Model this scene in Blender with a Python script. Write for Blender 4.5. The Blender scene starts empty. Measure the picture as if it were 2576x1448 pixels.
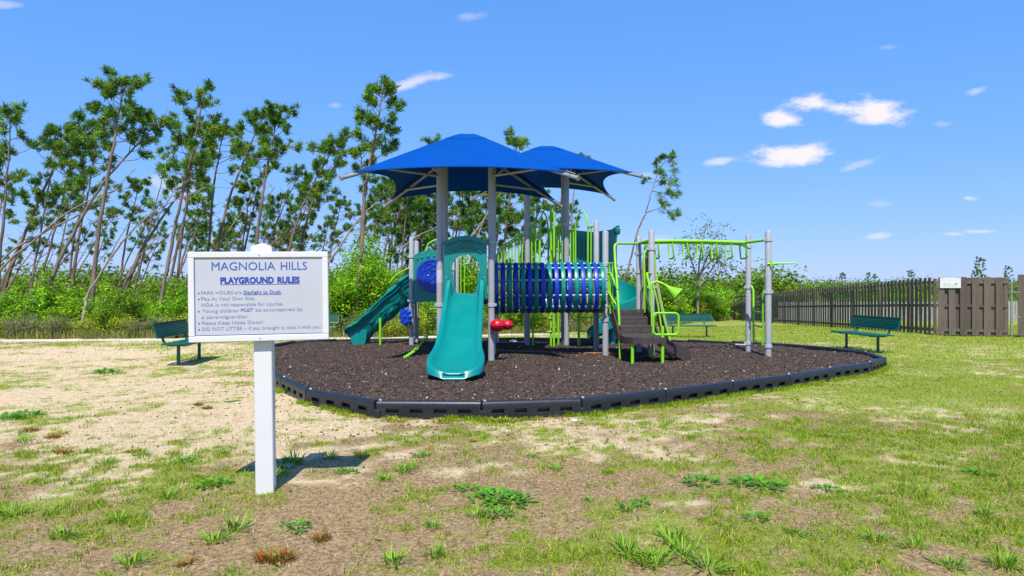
import bpy, math, random
import numpy as np
from mathutils import Vector, Matrix

scene = bpy.context.scene
COL = scene.collection
random.seed(7)
rng = np.random.default_rng(7)
R = math.radians

# ------------------------------------------------------------------ camera
cam_d = bpy.data.cameras.new('camera')
cam = bpy.data.objects.new('camera', cam_d)
COL.objects.link(cam)
cam.location = (0, 0, 1.5)
cam.rotation_euler = (R(90), 0, 0)
cam_d.lens = 24.0
cam_d.sensor_width = 36.0
cam_d.clip_end = 3000
cam_d.clip_start = 0.05
scene.camera = cam

# ------------------------------------------------------------------ light
SUN_DIR = Vector((0.05, 0.61, -1.0)).normalized()       # the way the light travels
ELEV = math.asin(-SUN_DIR.z)
sun_d = bpy.data.lights.new('sun', 'SUN')
sun_d.energy = 5.0
sun_d.angle = R(0.53)
sun_d.color = (1.0, 0.945, 0.85)
sun = bpy.data.objects.new('sun', sun_d)
COL.objects.link(sun)
sun.rotation_euler = SUN_DIR.to_track_quat('-Z', 'Y').to_euler()
sun.location = (0, -10, 30)

world = bpy.data.worlds.new('World')
scene.world = world
world.use_nodes = True
wn = world.node_tree
wn.nodes.clear()
SKY_STRENGTH = 0.125
EXPOSURE = 0.36
CLOUDS = [  # u, v (tangents of direction), half-width, half-height, density, slope
    (2115, 268, 128, 27, 1.0, 0.06), (2210, 278, 84, 42, 1.0, 0.10), (2060, 262, 50, 18, .9, 0), (1975, 303, 60, 22, .95, 0.0),
    (1998, 390, 118, 32, 1.0, 0.0), (1960, 408, 62, 14, .8, 0), (2060, 385, 60, 16, .8, -.04),
    (1805, 406, 56, 11, .55, -.15), (1040, 208, 105, 17, .62, -.25), (2455, 230, 38, 12, .42, -.2),
    (2150, 418, 60, 10, .3, -.35), (2400, 588, 40, 8, .5, 0), (2462, 582, 60, 7, .5, 0), (2205, 593, 32, 8, .45, -.1),
    (2438, 498, 24, 7, .45, .1), (1630, 440, 36, 12, .3, 0), (1175, 40, 40, 13, .28, 0), (2370, 312, 30, 9, .2, 0),
    (2215, 512, 40, 10, .2, 0), (440, 470, 110, 40, .4, 0), (1640, 610, 60, 16, .25, -.1), (2230, 118, 30, 8, .18, 0),
    (0, 12, 60, 12, .35, 0), (845, 265, 24, 8, .3, 0), (3050, 380, 200, 40, .9, 0), (-500, 200, 240, 50, .8, 0)]

def wnode(t, **kw):
    n = wn.nodes.new(t)
    for k, v in kw.items():
        setattr(n, k, v)
    return n
def wmath(op, a, b=None, c=None):
    n = wnode('ShaderNodeMath', operation=op)
    for i, v in enumerate((a, b, c)):
        if v is None: continue
        if isinstance(v, (int, float)): n.inputs[i].default_value = v
        else: wn.links.new(v, n.inputs[i])
    return n.outputs[0]
sky = wnode('ShaderNodeTexSky', sky_type='NISHITA')
sky.sun_disc = False
sky.sun_elevation = ELEV
sky.sun_rotation = math.atan2(-SUN_DIR.x, -SUN_DIR.y)
sky.altitude = 0
sky.air_density = 1.0
sky.dust_density = 0.15
sky.ozone_density = 2.6
hsv = wnode('ShaderNodeHueSaturation')
hsv.inputs['Saturation'].default_value = 1.0
hsv.inputs['Value'].default_value = 1.0
# film-like response for the clear sky: gentler gradient, blue down to the horizon
sepc = wnode('ShaderNodeSeparateColor'); wn.links.new(sky.outputs[0], sepc.inputs[0])
comb = wnode('ShaderNodeCombineColor')
for i_, (k_, g_) in enumerate(((.46, .75), (.636, .46), (1.12, .30))):
    lv = wmath('MULTIPLY', sepc.outputs[i_], .1487)
    lv = wmath('MULTIPLY', wmath('POWER', lv, g_), k_ / SKY_STRENGTH / 2 ** EXPOSURE)
    wn.links.new(lv, comb.inputs[i_])
wn.links.new(comb.outputs[0], hsv.inputs['Color'])
tc = wnode('ShaderNodeTexCoord')
sep = wnode('ShaderNodeSeparateXYZ')
wn.links.new(tc.outputs['Generated'], sep.inputs[0])
yy = wmath('MAXIMUM', sep.outputs[1], 0.02)
U = wmath('DIVIDE', sep.outputs[0], yy)
V = wmath('DIVIDE', sep.outputs[2], yy)
noi = wnode('ShaderNodeTexNoise')
noi.inputs['Scale'].default_value = 16
noi.inputs['Detail'].default_value = 7
noi.inputs['Roughness'].default_value = 0.62
mp = wnode('ShaderNodeMapping')
mp.inputs['Scale'].default_value = (1, 1, 2.2)
wn.links.new(tc.outputs['Generated'], mp.inputs[0])
wn.links.new(mp.outputs[0], noi.inputs['Vector'])
nv = wmath('SUBTRACT', noi.outputs[0], 0.5)
total = None
for (cx, cy, rx, ry, dens, slope) in CLOUDS:
    u0, v0, a, b = (cx - 1288) / 1717, (724 - cy) / 1717, rx / 1717 * 1.25, ry / 1717 * 1.35
    du = wmath('SUBTRACT', U, u0)
    dv = wmath('SUBTRACT', V, v0)
    dv = wmath('MULTIPLY_ADD', du, slope, dv)
    q = wmath('ADD', wmath('POWER', wmath('ABSOLUTE', wmath('DIVIDE', du, a)), 2.0), wmath('POWER', wmath('ABSOLUTE', wmath('DIVIDE', dv, b)), 2.0))
    e = wmath('MULTIPLY_ADD', nv, 2.6, wmath('SUBTRACT', 0.85, wmath('SQRT', q)))
    mr = wnode('ShaderNodeMapRange', interpolation_type='SMOOTHSTEP')
    mr.inputs['From Min'].default_value = 0.0
    mr.inputs['From Max'].default_value = 0.75
    wn.links.new(e, mr.inputs[0])
    m = wmath('MULTIPLY', mr.outputs[0], dens)
    total = m if total is None else wmath('MAXIMUM', total, m)
total = wmath('MINIMUM', wmath('MULTIPLY', total, wmath('GREATER_THAN', sep.outputs[1], 0.05)), 0.97)
mixc = wnode('ShaderNodeMix', data_type='RGBA')
wn.links.new(total, mixc.inputs[0])
wn.links.new(hsv.outputs[0], mixc.inputs[6])
mixc.inputs[7].default_value = (6.3, 5.9, 6.1, 1)
bg = wnode('ShaderNodeBackground')
bg.inputs[1].default_value = SKY_STRENGTH
wn.links.new(mixc.outputs[2], bg.inputs[0])
wo = wnode('ShaderNodeOutputWorld')
wn.links.new(bg.outputs[0], wo.inputs[0])

scene.view_settings.view_transform = 'Standard'
scene.view_settings.look = 'None'
scene.view_settings.exposure = EXPOSURE
scene.view_settings.gamma = 1.0
scene.view_settings.use_curve_mapping = False
scene.cycles.max_bounces = 5
scene.cycles.diffuse_bounces = 3
scene.cycles.glossy_bounces = 2
scene.cycles.transparent_max_bounces = 8
scene.cycles.use_denoising = True

# ------------------------------------------------------------------ helpers
F = 1717.0
def P(x, y, d):                     # a viewing ray's point at distance d from the camera plane
    return Vector(((x - 1288) / F * d, d, 1.5 + (724 - y) / F * d))
def sm(a, b, t):
    t = np.clip((t - a) / (b - a), 0, 1)
    return t * t * (3 - 2 * t)
def gz(x, y):                       # the lie of the land
    x = np.asarray(x, float); y = np.asarray(y, float)
    y0 = 16.5 + 5.5 * sm(6, 13, x)
    return -0.031 * np.clip(y - y0, 0, 34) - 0.004 * np.clip(y - 70, 0, 60)
def gzf(x, y):
    return float(gz(x, y))

def _hash(ix, iy, s):
    h = (ix.astype(np.int64) * 374761393 + iy.astype(np.int64) * 668265263 + s * 974634777) & 0x7fffffff
    h = ((h ^ (h >> 13)) * 1274126177) & 0x7fffffff
    return ((h ^ (h >> 16)) & 0xffff) / 65535.0
def vnoise(x, y, s=0):
    ix = np.floor(x); iy = np.floor(y)
    fx = x - ix; fy = y - iy
    fx = fx * fx * (3 - 2 * fx); fy = fy * fy * (3 - 2 * fy)
    a = _hash(ix, iy, s); b = _hash(ix + 1, iy, s); c = _hash(ix, iy + 1, s); d = _hash(ix + 1, iy + 1, s)
    return (a * (1 - fx) + b * fx) * (1 - fy) + (c * (1 - fx) + d * fx) * fy
def fbm(x, y, s=0, o=4):
    t = 0; amp = 0.5; tot = 0
    for k in range(o):
        t = t + amp * vnoise(x * 2 ** k + 17.3 * k, y * 2 ** k - 9.1 * k, s + k)
        tot += amp; amp *= 0.5
    return t / tot

ORG = {}
def tag(o, label=None, cat=None, group=None, kind=None):
    if label: o['label'] = label
    if cat: o['category'] = cat
    if group: o['group'] = group
    if kind: o['kind'] = kind
    return o
def empty(name, loc=(0, 0, 0), rz=0.0):
    o = bpy.data.objects.new(name, None)
    COL.objects.link(o)
    o.location = loc
    o.rotation_euler = (0, 0, rz)
    o.empty_display_size = 0.2
    ORG[o.name] = Vector(loc)
    return o
def copy_tree(o, parent=None):
    c = o.copy()
    COL.objects.link(c)
    c.parent = parent
    for ch in o.children:
        copy_tree(ch, c)
    return c
def np_mesh(name, V3, tris, mats, attr=None, smooth=False, nper=3):
    V3 = np.asarray(V3, np.float32).reshape(-1, 3)
    tris = np.asarray(tris, np.int32).reshape(-1, nper)
    me = bpy.data.meshes.new(name)
    me.vertices.add(len(V3)); me.vertices.foreach_set('co', V3.ravel())
    me.loops.add(tris.size); me.loops.foreach_set('vertex_index', tris.ravel())
    me.polygons.add(len(tris))
    me.polygons.foreach_set('loop_start', np.arange(0, tris.size, nper, dtype=np.int32))
    me.polygons.foreach_set('loop_total', np.full(len(tris), nper, np.int32))
    if smooth: me.polygons.foreach_set('use_smooth', np.ones(len(tris), bool))
    me.update(calc_edges=True)
    if attr is not None:
        for k, v in attr.items():
            v = np.asarray(v, np.float32)
            if v.ndim == 1:
                a = me.attributes.new(k, 'FLOAT', 'POINT'); a.data.foreach_set('value', v)
            else:
                a = me.attributes.new(k, 'FLOAT_COLOR', 'POINT')
                if v.shape[1] == 3: v = np.concatenate([v, np.ones((len(v), 1), np.float32)], 1)
                a.data.foreach_set('color', v.ravel())
    for m in (mats if isinstance(mats, (list, tuple)) else [mats]): me.materials.append(m)
    return me
def link(name, me, parent=None, loc=None):
    o = bpy.data.objects.new(name, me)
    COL.objects.link(o)
    if parent is not None: o.parent = parent
    if loc is not None: o.location = loc
    return o

class MB:
    def __init__(s): s.v = []; s.f = []; s.sm = []
    def add(s, vs, fs, smooth=False):
        n = len(s.v); s.v += [Vector(p) for p in vs]
        s.f += [tuple(i + n for i in f) for f in fs]; s.sm += [smooth] * len(fs); return s
    def box(s, c, sz, M=None, bev=0.0):
        cx, cy, cz = c; a, b, h = sz[0] / 2, sz[1] / 2, sz[2] / 2
        if bev <= 0:
            vs = [Vector((x * a, y * b, z * h)) for z in (-1, 1) for y in (-1, 1) for x in (-1, 1)]
            fs = [(0, 2, 3, 1), (4, 5, 7, 6), (0, 1, 5, 4), (2, 6, 7, 3), (0, 4, 6, 2), (1, 3, 7, 5)]
        else:
            e = min(bev, a * .9, b * .9, h * .9)
            vs = []
            for zz, ins in ((-h, e), (-h + e, 0), (h - e, 0), (h, e)):
                A, B = a - ins, b - ins
                for (x, y) in ((-A, -B + e), (-A + e, -B), (A - e, -B), (A, -B + e), (A, B - e), (A - e, B), (-A + e, B), (-A, B - e)):
                    vs.append(Vector((x, y, zz)))
            fs = [tuple(reversed(range(8))), tuple(range(24, 32))]
            for k in range(3):
                for i in range(8):
                    j = (i + 1) % 8
                    fs.append((k * 8 + i, k * 8 + j, k * 8 + 8 + j, k * 8 + 8 + i))
        if M is not None: vs = [M @ p for p in vs]
        return s.add([p + Vector(c) for p in vs], fs)
    def tube(s, pts, r, seg=8, closed=False, caps=True, smooth=True):
        pts = [Vector(p) for p in pts]; n = len(pts)
        rs = r if isinstance(r, (list, tuple)) else [r] * n
        ts = []
        for i in range(n):
            if closed: t = pts[(i + 1) % n] - pts[i - 1]
            else: t = pts[min(i + 1, n - 1)] - pts[max(i - 1, 0)]
            ts.append(t.normalized() if t.length > 1e-9 else Vector((0, 0, 1)))
        up = Vector((0, 0, 1)) if abs(ts[0].z) < .9 else Vector((1, 0, 0))
        nrm = (up - ts[0] * up.dot(ts[0])).normalized()
        vs = []
        for i in range(n):
            nrm = (nrm - ts[i] * nrm.dot(ts[i]))
            nrm = nrm.normalized() if nrm.length > 1e-6 else ts[i].orthogonal().normalized()
            bn = ts[i].cross(nrm)
            for k in range(seg):
                a = 2 * math.pi * k / seg
                vs.append(pts[i] + (nrm * math.cos(a) + bn * math.sin(a)) * rs[i])
        fs = []
        for i in range(n if closed else n - 1):
            j = (i + 1) % n
            for k in range(seg):
                l = (k + 1) % seg
                fs.append((i * seg + k, i * seg + l, j * seg + l, j * seg + k))
        s.add(vs, fs, smooth)
        if caps and not closed:
            m = len(s.v) - len(vs)
            s.f.append(tuple(m + k for k in reversed(range(seg)))); s.sm.append(False)
            s.f.append(tuple(m + (n - 1) * seg + k for k in range(seg))); s.sm.append(False)
        return s
    def lathe(s, prof, c=(0, 0, 0), M=None, seg=20, smooth=True, sx=1.0, sy=1.0):
        vs = []
        for (r, z) in prof:
            for k in range(seg):
                a = 2 * math.pi * k / seg
                p = Vector((r * math.cos(a) * sx, r * math.sin(a) * sy, z))
                vs.append((M @ p if M is not None else p) + Vector(c))
        fs = []
        for i in range(len(prof) - 1):
            for k in range(seg):
                l = (k + 1) % seg
                fs.append((i * seg + k, i * seg + l, (i + 1) * seg + l, (i + 1) * seg + k))
        s.add(vs, fs, smooth)
        m = len(s.v) - len(vs)
        if prof[0][0] > 1e-4: s.f.append(tuple(m + k for k in reversed(range(seg)))); s.sm.append(False)
        if prof[-1][0] > 1e-4: s.f.append(tuple(m + (len(prof) - 1) * seg + k for k in range(seg))); s.sm.append(False)
        return s
    def loft(s, rings, closed=True, caps=True, smooth=True):
        n = len(rings[0]); vs = [p for r in rings for p in r]; fs = []
        for i in range(len(rings) - 1):
            for k in range(n if closed else n - 1):
                l = (k + 1) % n
                fs.append((i * n + k, i * n + l, (i + 1) * n + l, (i + 1) * n + k))
        s.add(vs, fs, smooth)
        if caps and closed:
            m = len(s.v) - len(vs)
            s.f.append(tuple(m + k for k in reversed(range(n)))); s.sm.append(False)
            s.f.append(tuple(m + (len(rings) - 1) * n + k for k in range(n))); s.sm.append(False)
        return s
    def prism(s, outline, M, d, holes=None):
        """outline: (u, v) ring; M maps (u, v, w) to the world; thickness d along w; one hole ring bridged by matching count"""
        n = len(outline)
        a = [M @ Vector((u, v, 0)) for u, v in outline]; b = [M @ Vector((u, v, d)) for u, v in outline]
        if not holes:
            s.add(a + b, [tuple(range(n)), tuple(reversed(range(n, 2 * n)))] + [(i, i + n, (i + 1) % n + n, (i + 1) % n) for i in range(n)])
        else:
            c = [M @ Vector((u, v, 0)) for u, v in holes]; e = [M @ Vector((u, v, d)) for u, v in holes]
            fs = []
            for i in range(n):
                j = (i + 1) % n
                fs += [(i, j, 2 * n + j, 2 * n + i), (n + j, n + i, 3 * n + i, 3 * n + j), (j, i, n + i, n + j), (2 * n + i, 2 * n + j, 3 * n + j, 3 * n + i)]
            s.add(a + b + c + e, fs)
        return s
    def mesh(s, name, mat, org=Vector((0, 0, 0))):
        me = bpy.data.meshes.new(name)
        me.from_pydata([tuple(p - org) for p in s.v], [], s.f)
        me.polygons.foreach_set('use_smooth', s.sm)
        for m in (mat if isinstance(mat, (list, tuple)) else [mat]): me.materials.append(m)
        me.validate(); me.update()
        import bmesh
        bm = bmesh.new(); bm.from_mesh(me); bmesh.ops.recalc_face_normals(bm, faces=bm.faces); bm.to_mesh(me); bm.free()
        me.set_sharp_from_angle(angle=R(42))
        return me
    def build(s, name, mat, parent=None):
        org = ORG.get(parent.name, Vector((0, 0, 0))) if parent is not None else Vector((0, 0, 0))
        o = link(name, s.mesh(name, mat, org), parent)
        ORG[o.name] = org
        return o

def catmull(pts, n=6):
    pts = [Vector(p) for p in pts]
    out = []
    for i in range(len(pts) - 1):
        p0 = pts[max(i - 1, 0)]; p1 = pts[i]; p2 = pts[i + 1]; p3 = pts[min(i + 2, len(pts) - 1)]
        for k in range(n):
            t = k / n
            out.append(0.5 * ((2 * p1) + (p2 - p0) * t + (2 * p0 - 5 * p1 + 4 * p2 - p3) * t * t + (3 * p1 - p0 - 3 * p2 + p3) * t ** 3))
    out.append(pts[-1])
    return out
def arc(c, r, a0, a1, n, ax=Vector((1, 0, 0)), ay=Vector((0, 0, 1)), ry=None):
    ry = r if ry is None else ry
    return [Vector(c) + ax * (r * math.cos(a0 + (a1 - a0) * i / n)) + ay * (ry * math.sin(a0 + (a1 - a0) * i / n)) for i in range(n + 1)]

# ------------------------------------------------------------------ materials
def mat(name, col, rough=.5, var=.12, scale=6., bump=0., bscale=None, spec=.5, metal=0., transl=0., attr=None, rand=0., stretch=None, dirt=None, coat=0.):
    m = bpy.data.materials.new(name); m.use_nodes = True
    nt = m.node_tree; N = nt.nodes; L = nt.links
    b = N['Principled BSDF']; out = N['Material Output']
    b.inputs['Roughness'].default_value = rough
    b.inputs['Specular IOR Level'].default_value = spec
    b.inputs['Metallic'].default_value = metal
    b.inputs['Coat Weight'].default_value = coat
    tcn = N.new('ShaderNodeTexCoord'); mpn = N.new('ShaderNodeMapping')
    L.new(tcn.outputs['Object'], mpn.inputs[0])
    if stretch: mpn.inputs['Scale'].default_value = stretch
    nz = N.new('ShaderNodeTexNoise'); nz.inputs['Scale'].default_value = scale; nz.inputs['Detail'].default_value = 5
    L.new(mpn.outputs[0], nz.inputs['Vector'])
    if attr:
        an = N.new('ShaderNodeAttribute'); an.attribute_name = attr; src = an.outputs['Color']
    else:
        cn = N.new('ShaderNodeRGB'); cn.outputs[0].default_value = (*col, 1); src = cn.outputs[0]
    hs = N.new('ShaderNodeHueSaturation'); L.new(src, hs.inputs['Color'])
    mr = N.new('ShaderNodeMapRange'); L.new(nz.outputs[0], mr.inputs[0])
    mr.inputs['From Min'].default_value = .25; mr.inputs['From Max'].default_value = .75
    mr.inputs['To Min'].default_value = 1 - var; mr.inputs['To Max'].default_value = 1 + var
    val = mr.outputs[0]
    if rand:
        oi = N.new('ShaderNodeObjectInfo'); r2 = N.new('ShaderNodeMapRange'); L.new(oi.outputs['Random'], r2.inputs[0])
        r2.inputs['To Min'].default_value = 1 - rand; r2.inputs['To Max'].default_value = 1 + rand
        mu = N.new('ShaderNodeMath'); mu.operation = 'MULTIPLY'; L.new(val, mu.inputs[0]); L.new(r2.outputs[0], mu.inputs[1]); val = mu.outputs[0]
    L.new(val, hs.inputs['Value'])
    colout = hs.outputs[0]
    if dirt:
        n2 = N.new('ShaderNodeTexNoise'); n2.inputs['Scale'].default_value = dirt[1]; n2.inputs['Detail'].default_value = 8; n2.inputs['Roughness'].default_value = .7
        L.new(mpn.outputs[0], n2.inputs['Vector'])
        m2 = N.new('ShaderNodeMapRange'); L.new(n2.outputs[0], m2.inputs[0])
        m2.inputs['From Min'].default_value = dirt[2]; m2.inputs['From Max'].default_value = dirt[3]; m2.inputs['To Max'].default_value = dirt[4]
        mx = N.new('ShaderNodeMix'); mx.data_type = 'RGBA'; L.new(m2.outputs[0], mx.inputs[0]); L.new(colout, mx.inputs[6]); mx.inputs[7].default_value = (*dirt[0], 1)
        colout = mx.outputs[2]
    L.new(colout, b.inputs['Base Color'])
    if rough < .6:
        m3 = N.new('ShaderNodeMapRange'); L.new(nz.outputs[0], m3.inputs[0]); m3.inputs['To Min'].default_value = max(rough - .1, .05); m3.inputs['To Max'].default_value = rough + .15
        L.new(m3.outputs[0], b.inputs['Roughness'])
    if bump:
        nb = N.new('ShaderNodeTexNoise'); nb.inputs['Scale'].default_value = bscale or scale * 4; nb.inputs['Detail'].default_value = 6
        L.new(mpn.outputs[0], nb.inputs['Vector'])
        bp = N.new('ShaderNodeBump'); bp.inputs['Strength'].default_value = bump; bp.inputs['Distance'].default_value = .02
        L.new(nb.outputs[0], bp.inputs['Height']); L.new(bp.outputs[0], b.inputs['Normal'])
    if transl:
        tr = N.new('ShaderNodeBsdfTranslucent'); L.new(colout, tr.inputs[0])
        ms = N.new('ShaderNodeMixShader'); ms.inputs[0].default_value = transl
        L.new(b.outputs[0], ms.inputs[1]); L.new(tr.outputs[0], ms.inputs[2]); L.new(ms.outputs[0], out.inputs[0])
    return m
M = {}
M['teal'] = mat('teal_plastic', (.0, .205, .19), .30, .06, 3, dirt=((.04, .24, .22), 9, .55, .85, .35), bump=.03, bscale=60)
M['teal_panel'] = mat('teal_panel_plastic', (.0, .20, .18), .42, .06, 3, bump=.03, bscale=70)
M['blue'] = mat('blue_plastic', (.002, .042, .42), .35, .08, 4, bump=.03, bscale=60)
M['lime'] = mat('lime_powder_coat', (.22, .58, .010), .4, .06, 5, dirt=((.22, .4, .06), 14, .58, .8, .4))
M['grey'] = mat('grey_painted_steel', (.33, .345, .37), .42, .06, 4, dirt=((.2, .19, .18), 10, .58, .85, .35))
M['grey_light'] = mat('grey_collar', (.40, .42, .45), .4, .06, 6)
M['galv'] = mat('galvanised_steel', (.36, .36, .36), .45, .18, 12, metal=.6)
M['deck'] = mat('brown_coated_deck', (.045, .033, .030), .6, .15, 8, bump=.15, bscale=90, dirt=((.09, .07, .06), 6, .5, .8, .5))
M['tan'] = mat('tan_plastic', (.32, .22, .155), .5, .08, 5)
M['red'] = mat('red_plastic', (.50, .004, .022), .32, .06, 6)
M['canopy'] = mat('blue_shade_cloth', (.0, .072, .36), .8, .06, 2.5, transl=.17, bump=.25, bscale=260, spec=.08)
M['white_vinyl'] = mat('white_vinyl', (.66, .66, .65), .4, .03, 3, dirt=((.62, .58, .5), 7, .6, .9, .3))
M['sign_face'] = mat('sign_face', (.47, .48, .52), .45, .04, 3, dirt=((.55, .53, .5), 5, .5, .9, .3))
M['ink'] = mat('blue_ink', (.035, .10, .40), .5, .1, 8)
M['ink_dark'] = mat('dark_blue_ink', (.012, .055, .36), .5, .1, 8)
M['ink_faded'] = mat('faded_blue_ink', (.20, .26, .43), .55, .25, 14)
M['bench'] = mat('green_coated_metal', (.0, .085, .060), .42, .1, 6, bump=.2, bscale=40)
M['timber'] = mat('black_edging_plastic', (.014, .016, .022), .38, .2, 5, bump=.1, bscale=40, dirt=((.12, .10, .08), 5, .60, .85, .3), rand=.15)
M['fence'] = mat('weathered_fence_wood', (.115, .088, .068), .85, .22, 5, bump=.5, bscale=18, rand=.28, stretch=(8, 8, .8), dirt=((.20, .17, .145), 4, .5, .8, .6))
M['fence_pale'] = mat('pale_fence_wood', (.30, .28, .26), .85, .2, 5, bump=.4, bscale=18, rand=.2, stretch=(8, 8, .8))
M['bolt'] = mat('steel_bolt', (.5, .5, .52), .35, .1, 8, metal=.7)
M['rust'] = mat('copper_coloured_pipe', (.30, .11, .06), .5, .3, 5)
M['bark'] = mat('pine_bark', (.17, .12, .095), .95, .45, 3.2, bump=.8, bscale=14, stretch=(1, 1, .35), rand=.2)
M['bark_bare'] = mat('bare_grey_trunk', (.26, .21, .175), .95, .3, 3, bump=.7, bscale=16, stretch=(1, 1, .35), rand=.15)
M['stem'] = mat('shrub_stem', (.16, .12, .085), .95, .3, 6)
M['needles'] = mat('pine_needles', (.05, .1, .02), .55, .12, 1.2, attr='tint', transl=.30, spec=.35)
M['leaves'] = mat('broad_leaves', (.1, .2, .02), .5, .12, 1.2, attr='tint', transl=.42, spec=.3)
M['blade'] = mat('grass_blades', (.1, .2, .02), .6, .08, 2, attr='tint', transl=.3, spec=.25)
M['weed'] = mat('weed_leaves', (.1, .2, .02), .5, .1, 9, attr='tint', transl=.3, spec=.3)
M['chip'] = mat('rubber_mulch_chips', (.1, .1, .1), .8, .2, 4, attr='tint')
M['litter'] = mat('pale_litter', (.55, .62, .72), .5, .1, 5)
# ------------------------------------------------------------------ the ground
POLY = [(-2.62, 8.8), (-1.56, 7.9), (-.35, 7.82), (.80, 8.05), (1.93, 8.72), (3.03, 9.47), (4.12, 10.22), (5.15, 11.1), (6.25, 11.95),
        (7.0, 12.85), (7.25, 13.95), (6.95, 15.0), (6.4, 16.0), (5.4, 16.75), (4.5, 17.45), (3.6, 18.0), (2.5, 18.5), (1.3, 18.75), (0.1, 18.85),
        (-1.1, 18.8), (-2.3, 18.6), (-3.5, 18.3), (-4.6, 17.8), (-5.4, 16.9), (-5.55, 15.7), (-5.2, 14.5), (-4.75, 13.3), (-4.35, 12.2), (-3.95, 11.1), (-3.35, 10.0)]
PN = np.array(POLY)
PC = np.array([.8, 13.4])
def in_poly(x, y, scale=1.0):
    q = (PN - PC) * scale + PC
    ins = np.zeros(x.shape, bool); j = len(q) - 1
    for i in range(len(q)):
        xi, yi = q[i]; xj, yj = q[j]
        c = ((yi > y) != (yj > y)) & (x < (xj - xi) * (y - yi) / (yj - yi + 1e-12) + xi)
        ins ^= c; j = i
    return ins
SIGN = (-1.86, 5.04)
def veg_edge(x):                    # where the undergrowth begins
    return np.interp(x, [-60, -15, -4, 2, 10, 18, 60], [21.5, 22.6, 24.2, 28.5, 40, 53, 60])
def ground_mix(x, y):
    n1 = fbm(x * .75, y * .75, 3); n2 = fbm(x * 3.1, y * 2.6, 11); n3 = fbm(x * 12, y * 10, 23, 3)
    comb = .30 * n1 + .32 * n2 + .38 * n3
    right = sm(.6, 4.4, x - .10 * (y - 5) + 1.3 * sm(4.8, 7.5, y) * sm(.2, 2.2, x))
    sandl = sm(-1.2, -3.4, x) * sm(5.6, 7.2, y) * (1 - sm(17, 21, y))
    back = sm(17.5, 20, y) * sm(-7, -2, x)
    t = .545 - .138 * right + .015 * sandl - .06 * back - .03 * sm(-1, -2.5, x) * (1 - sm(4.4, 5.5, y))
    t = t - .08 * sm(12, 15, x) * sm(14, 18, y)
    tl = sm(.5, 0, np.abs(y - 20.2 - .03 * x)) * sm(-4, -6, x)      # the strip of grass before the sandy track
    t = t - .05 * tl
    cover = sm(t - .06, t + .075, comb)
    track = sm(1.2, .3, np.abs(y - veg_edge(x) + .9)) * sm(6, -2, x)
    cover = cover * (1 - .92 * track)
    th = fbm(x * .9 + 40, y * .9, 31) * .6 + fbm(x * 4, y * 4, 37) * .4
    near = (1 - sm(5.0, 7.6, y)) * .13 + .04 * right - .17 * sandl - .2 * track
    thatch = sm(.46, .60, th + near)
    return cover, thatch, track
xs = np.concatenate([-np.geomspace(20, 900, 26)[::-1], np.arange(-19.9, 20, .085), np.geomspace(20, 900, 26)])
ys = np.concatenate([-np.geomspace(2, 300, 14)[::-1], np.arange(-1.5, 1.6, .5), np.arange(1.7, 12, .07), np.arange(12, 27, .11), np.geomspace(27.2, 1500, 70)])
gx, gy = np.meshgrid(xs, ys)
cov, tha, trk = ground_mix(gx.ravel(), gy.ravel())
hz = gz(gx, gy).ravel() + (fbm(gx * 1.3, gy * 1.3, 51).ravel() - .5) * .05 + (fbm(gx * 7, gy * 7, 61, 3).ravel() - .5) * .018
hz -= .03 * in_poly(gx.ravel(), gy.ravel()).astype(float)
nx, ny = len(xs), len(ys)
idx = np.arange(nx * ny).reshape(ny, nx)
quads = np.stack([idx[:-1, :-1], idx[:-1, 1:], idx[1:, 1:], idx[1:, :-1]], -1).reshape(-1, 4)

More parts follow.
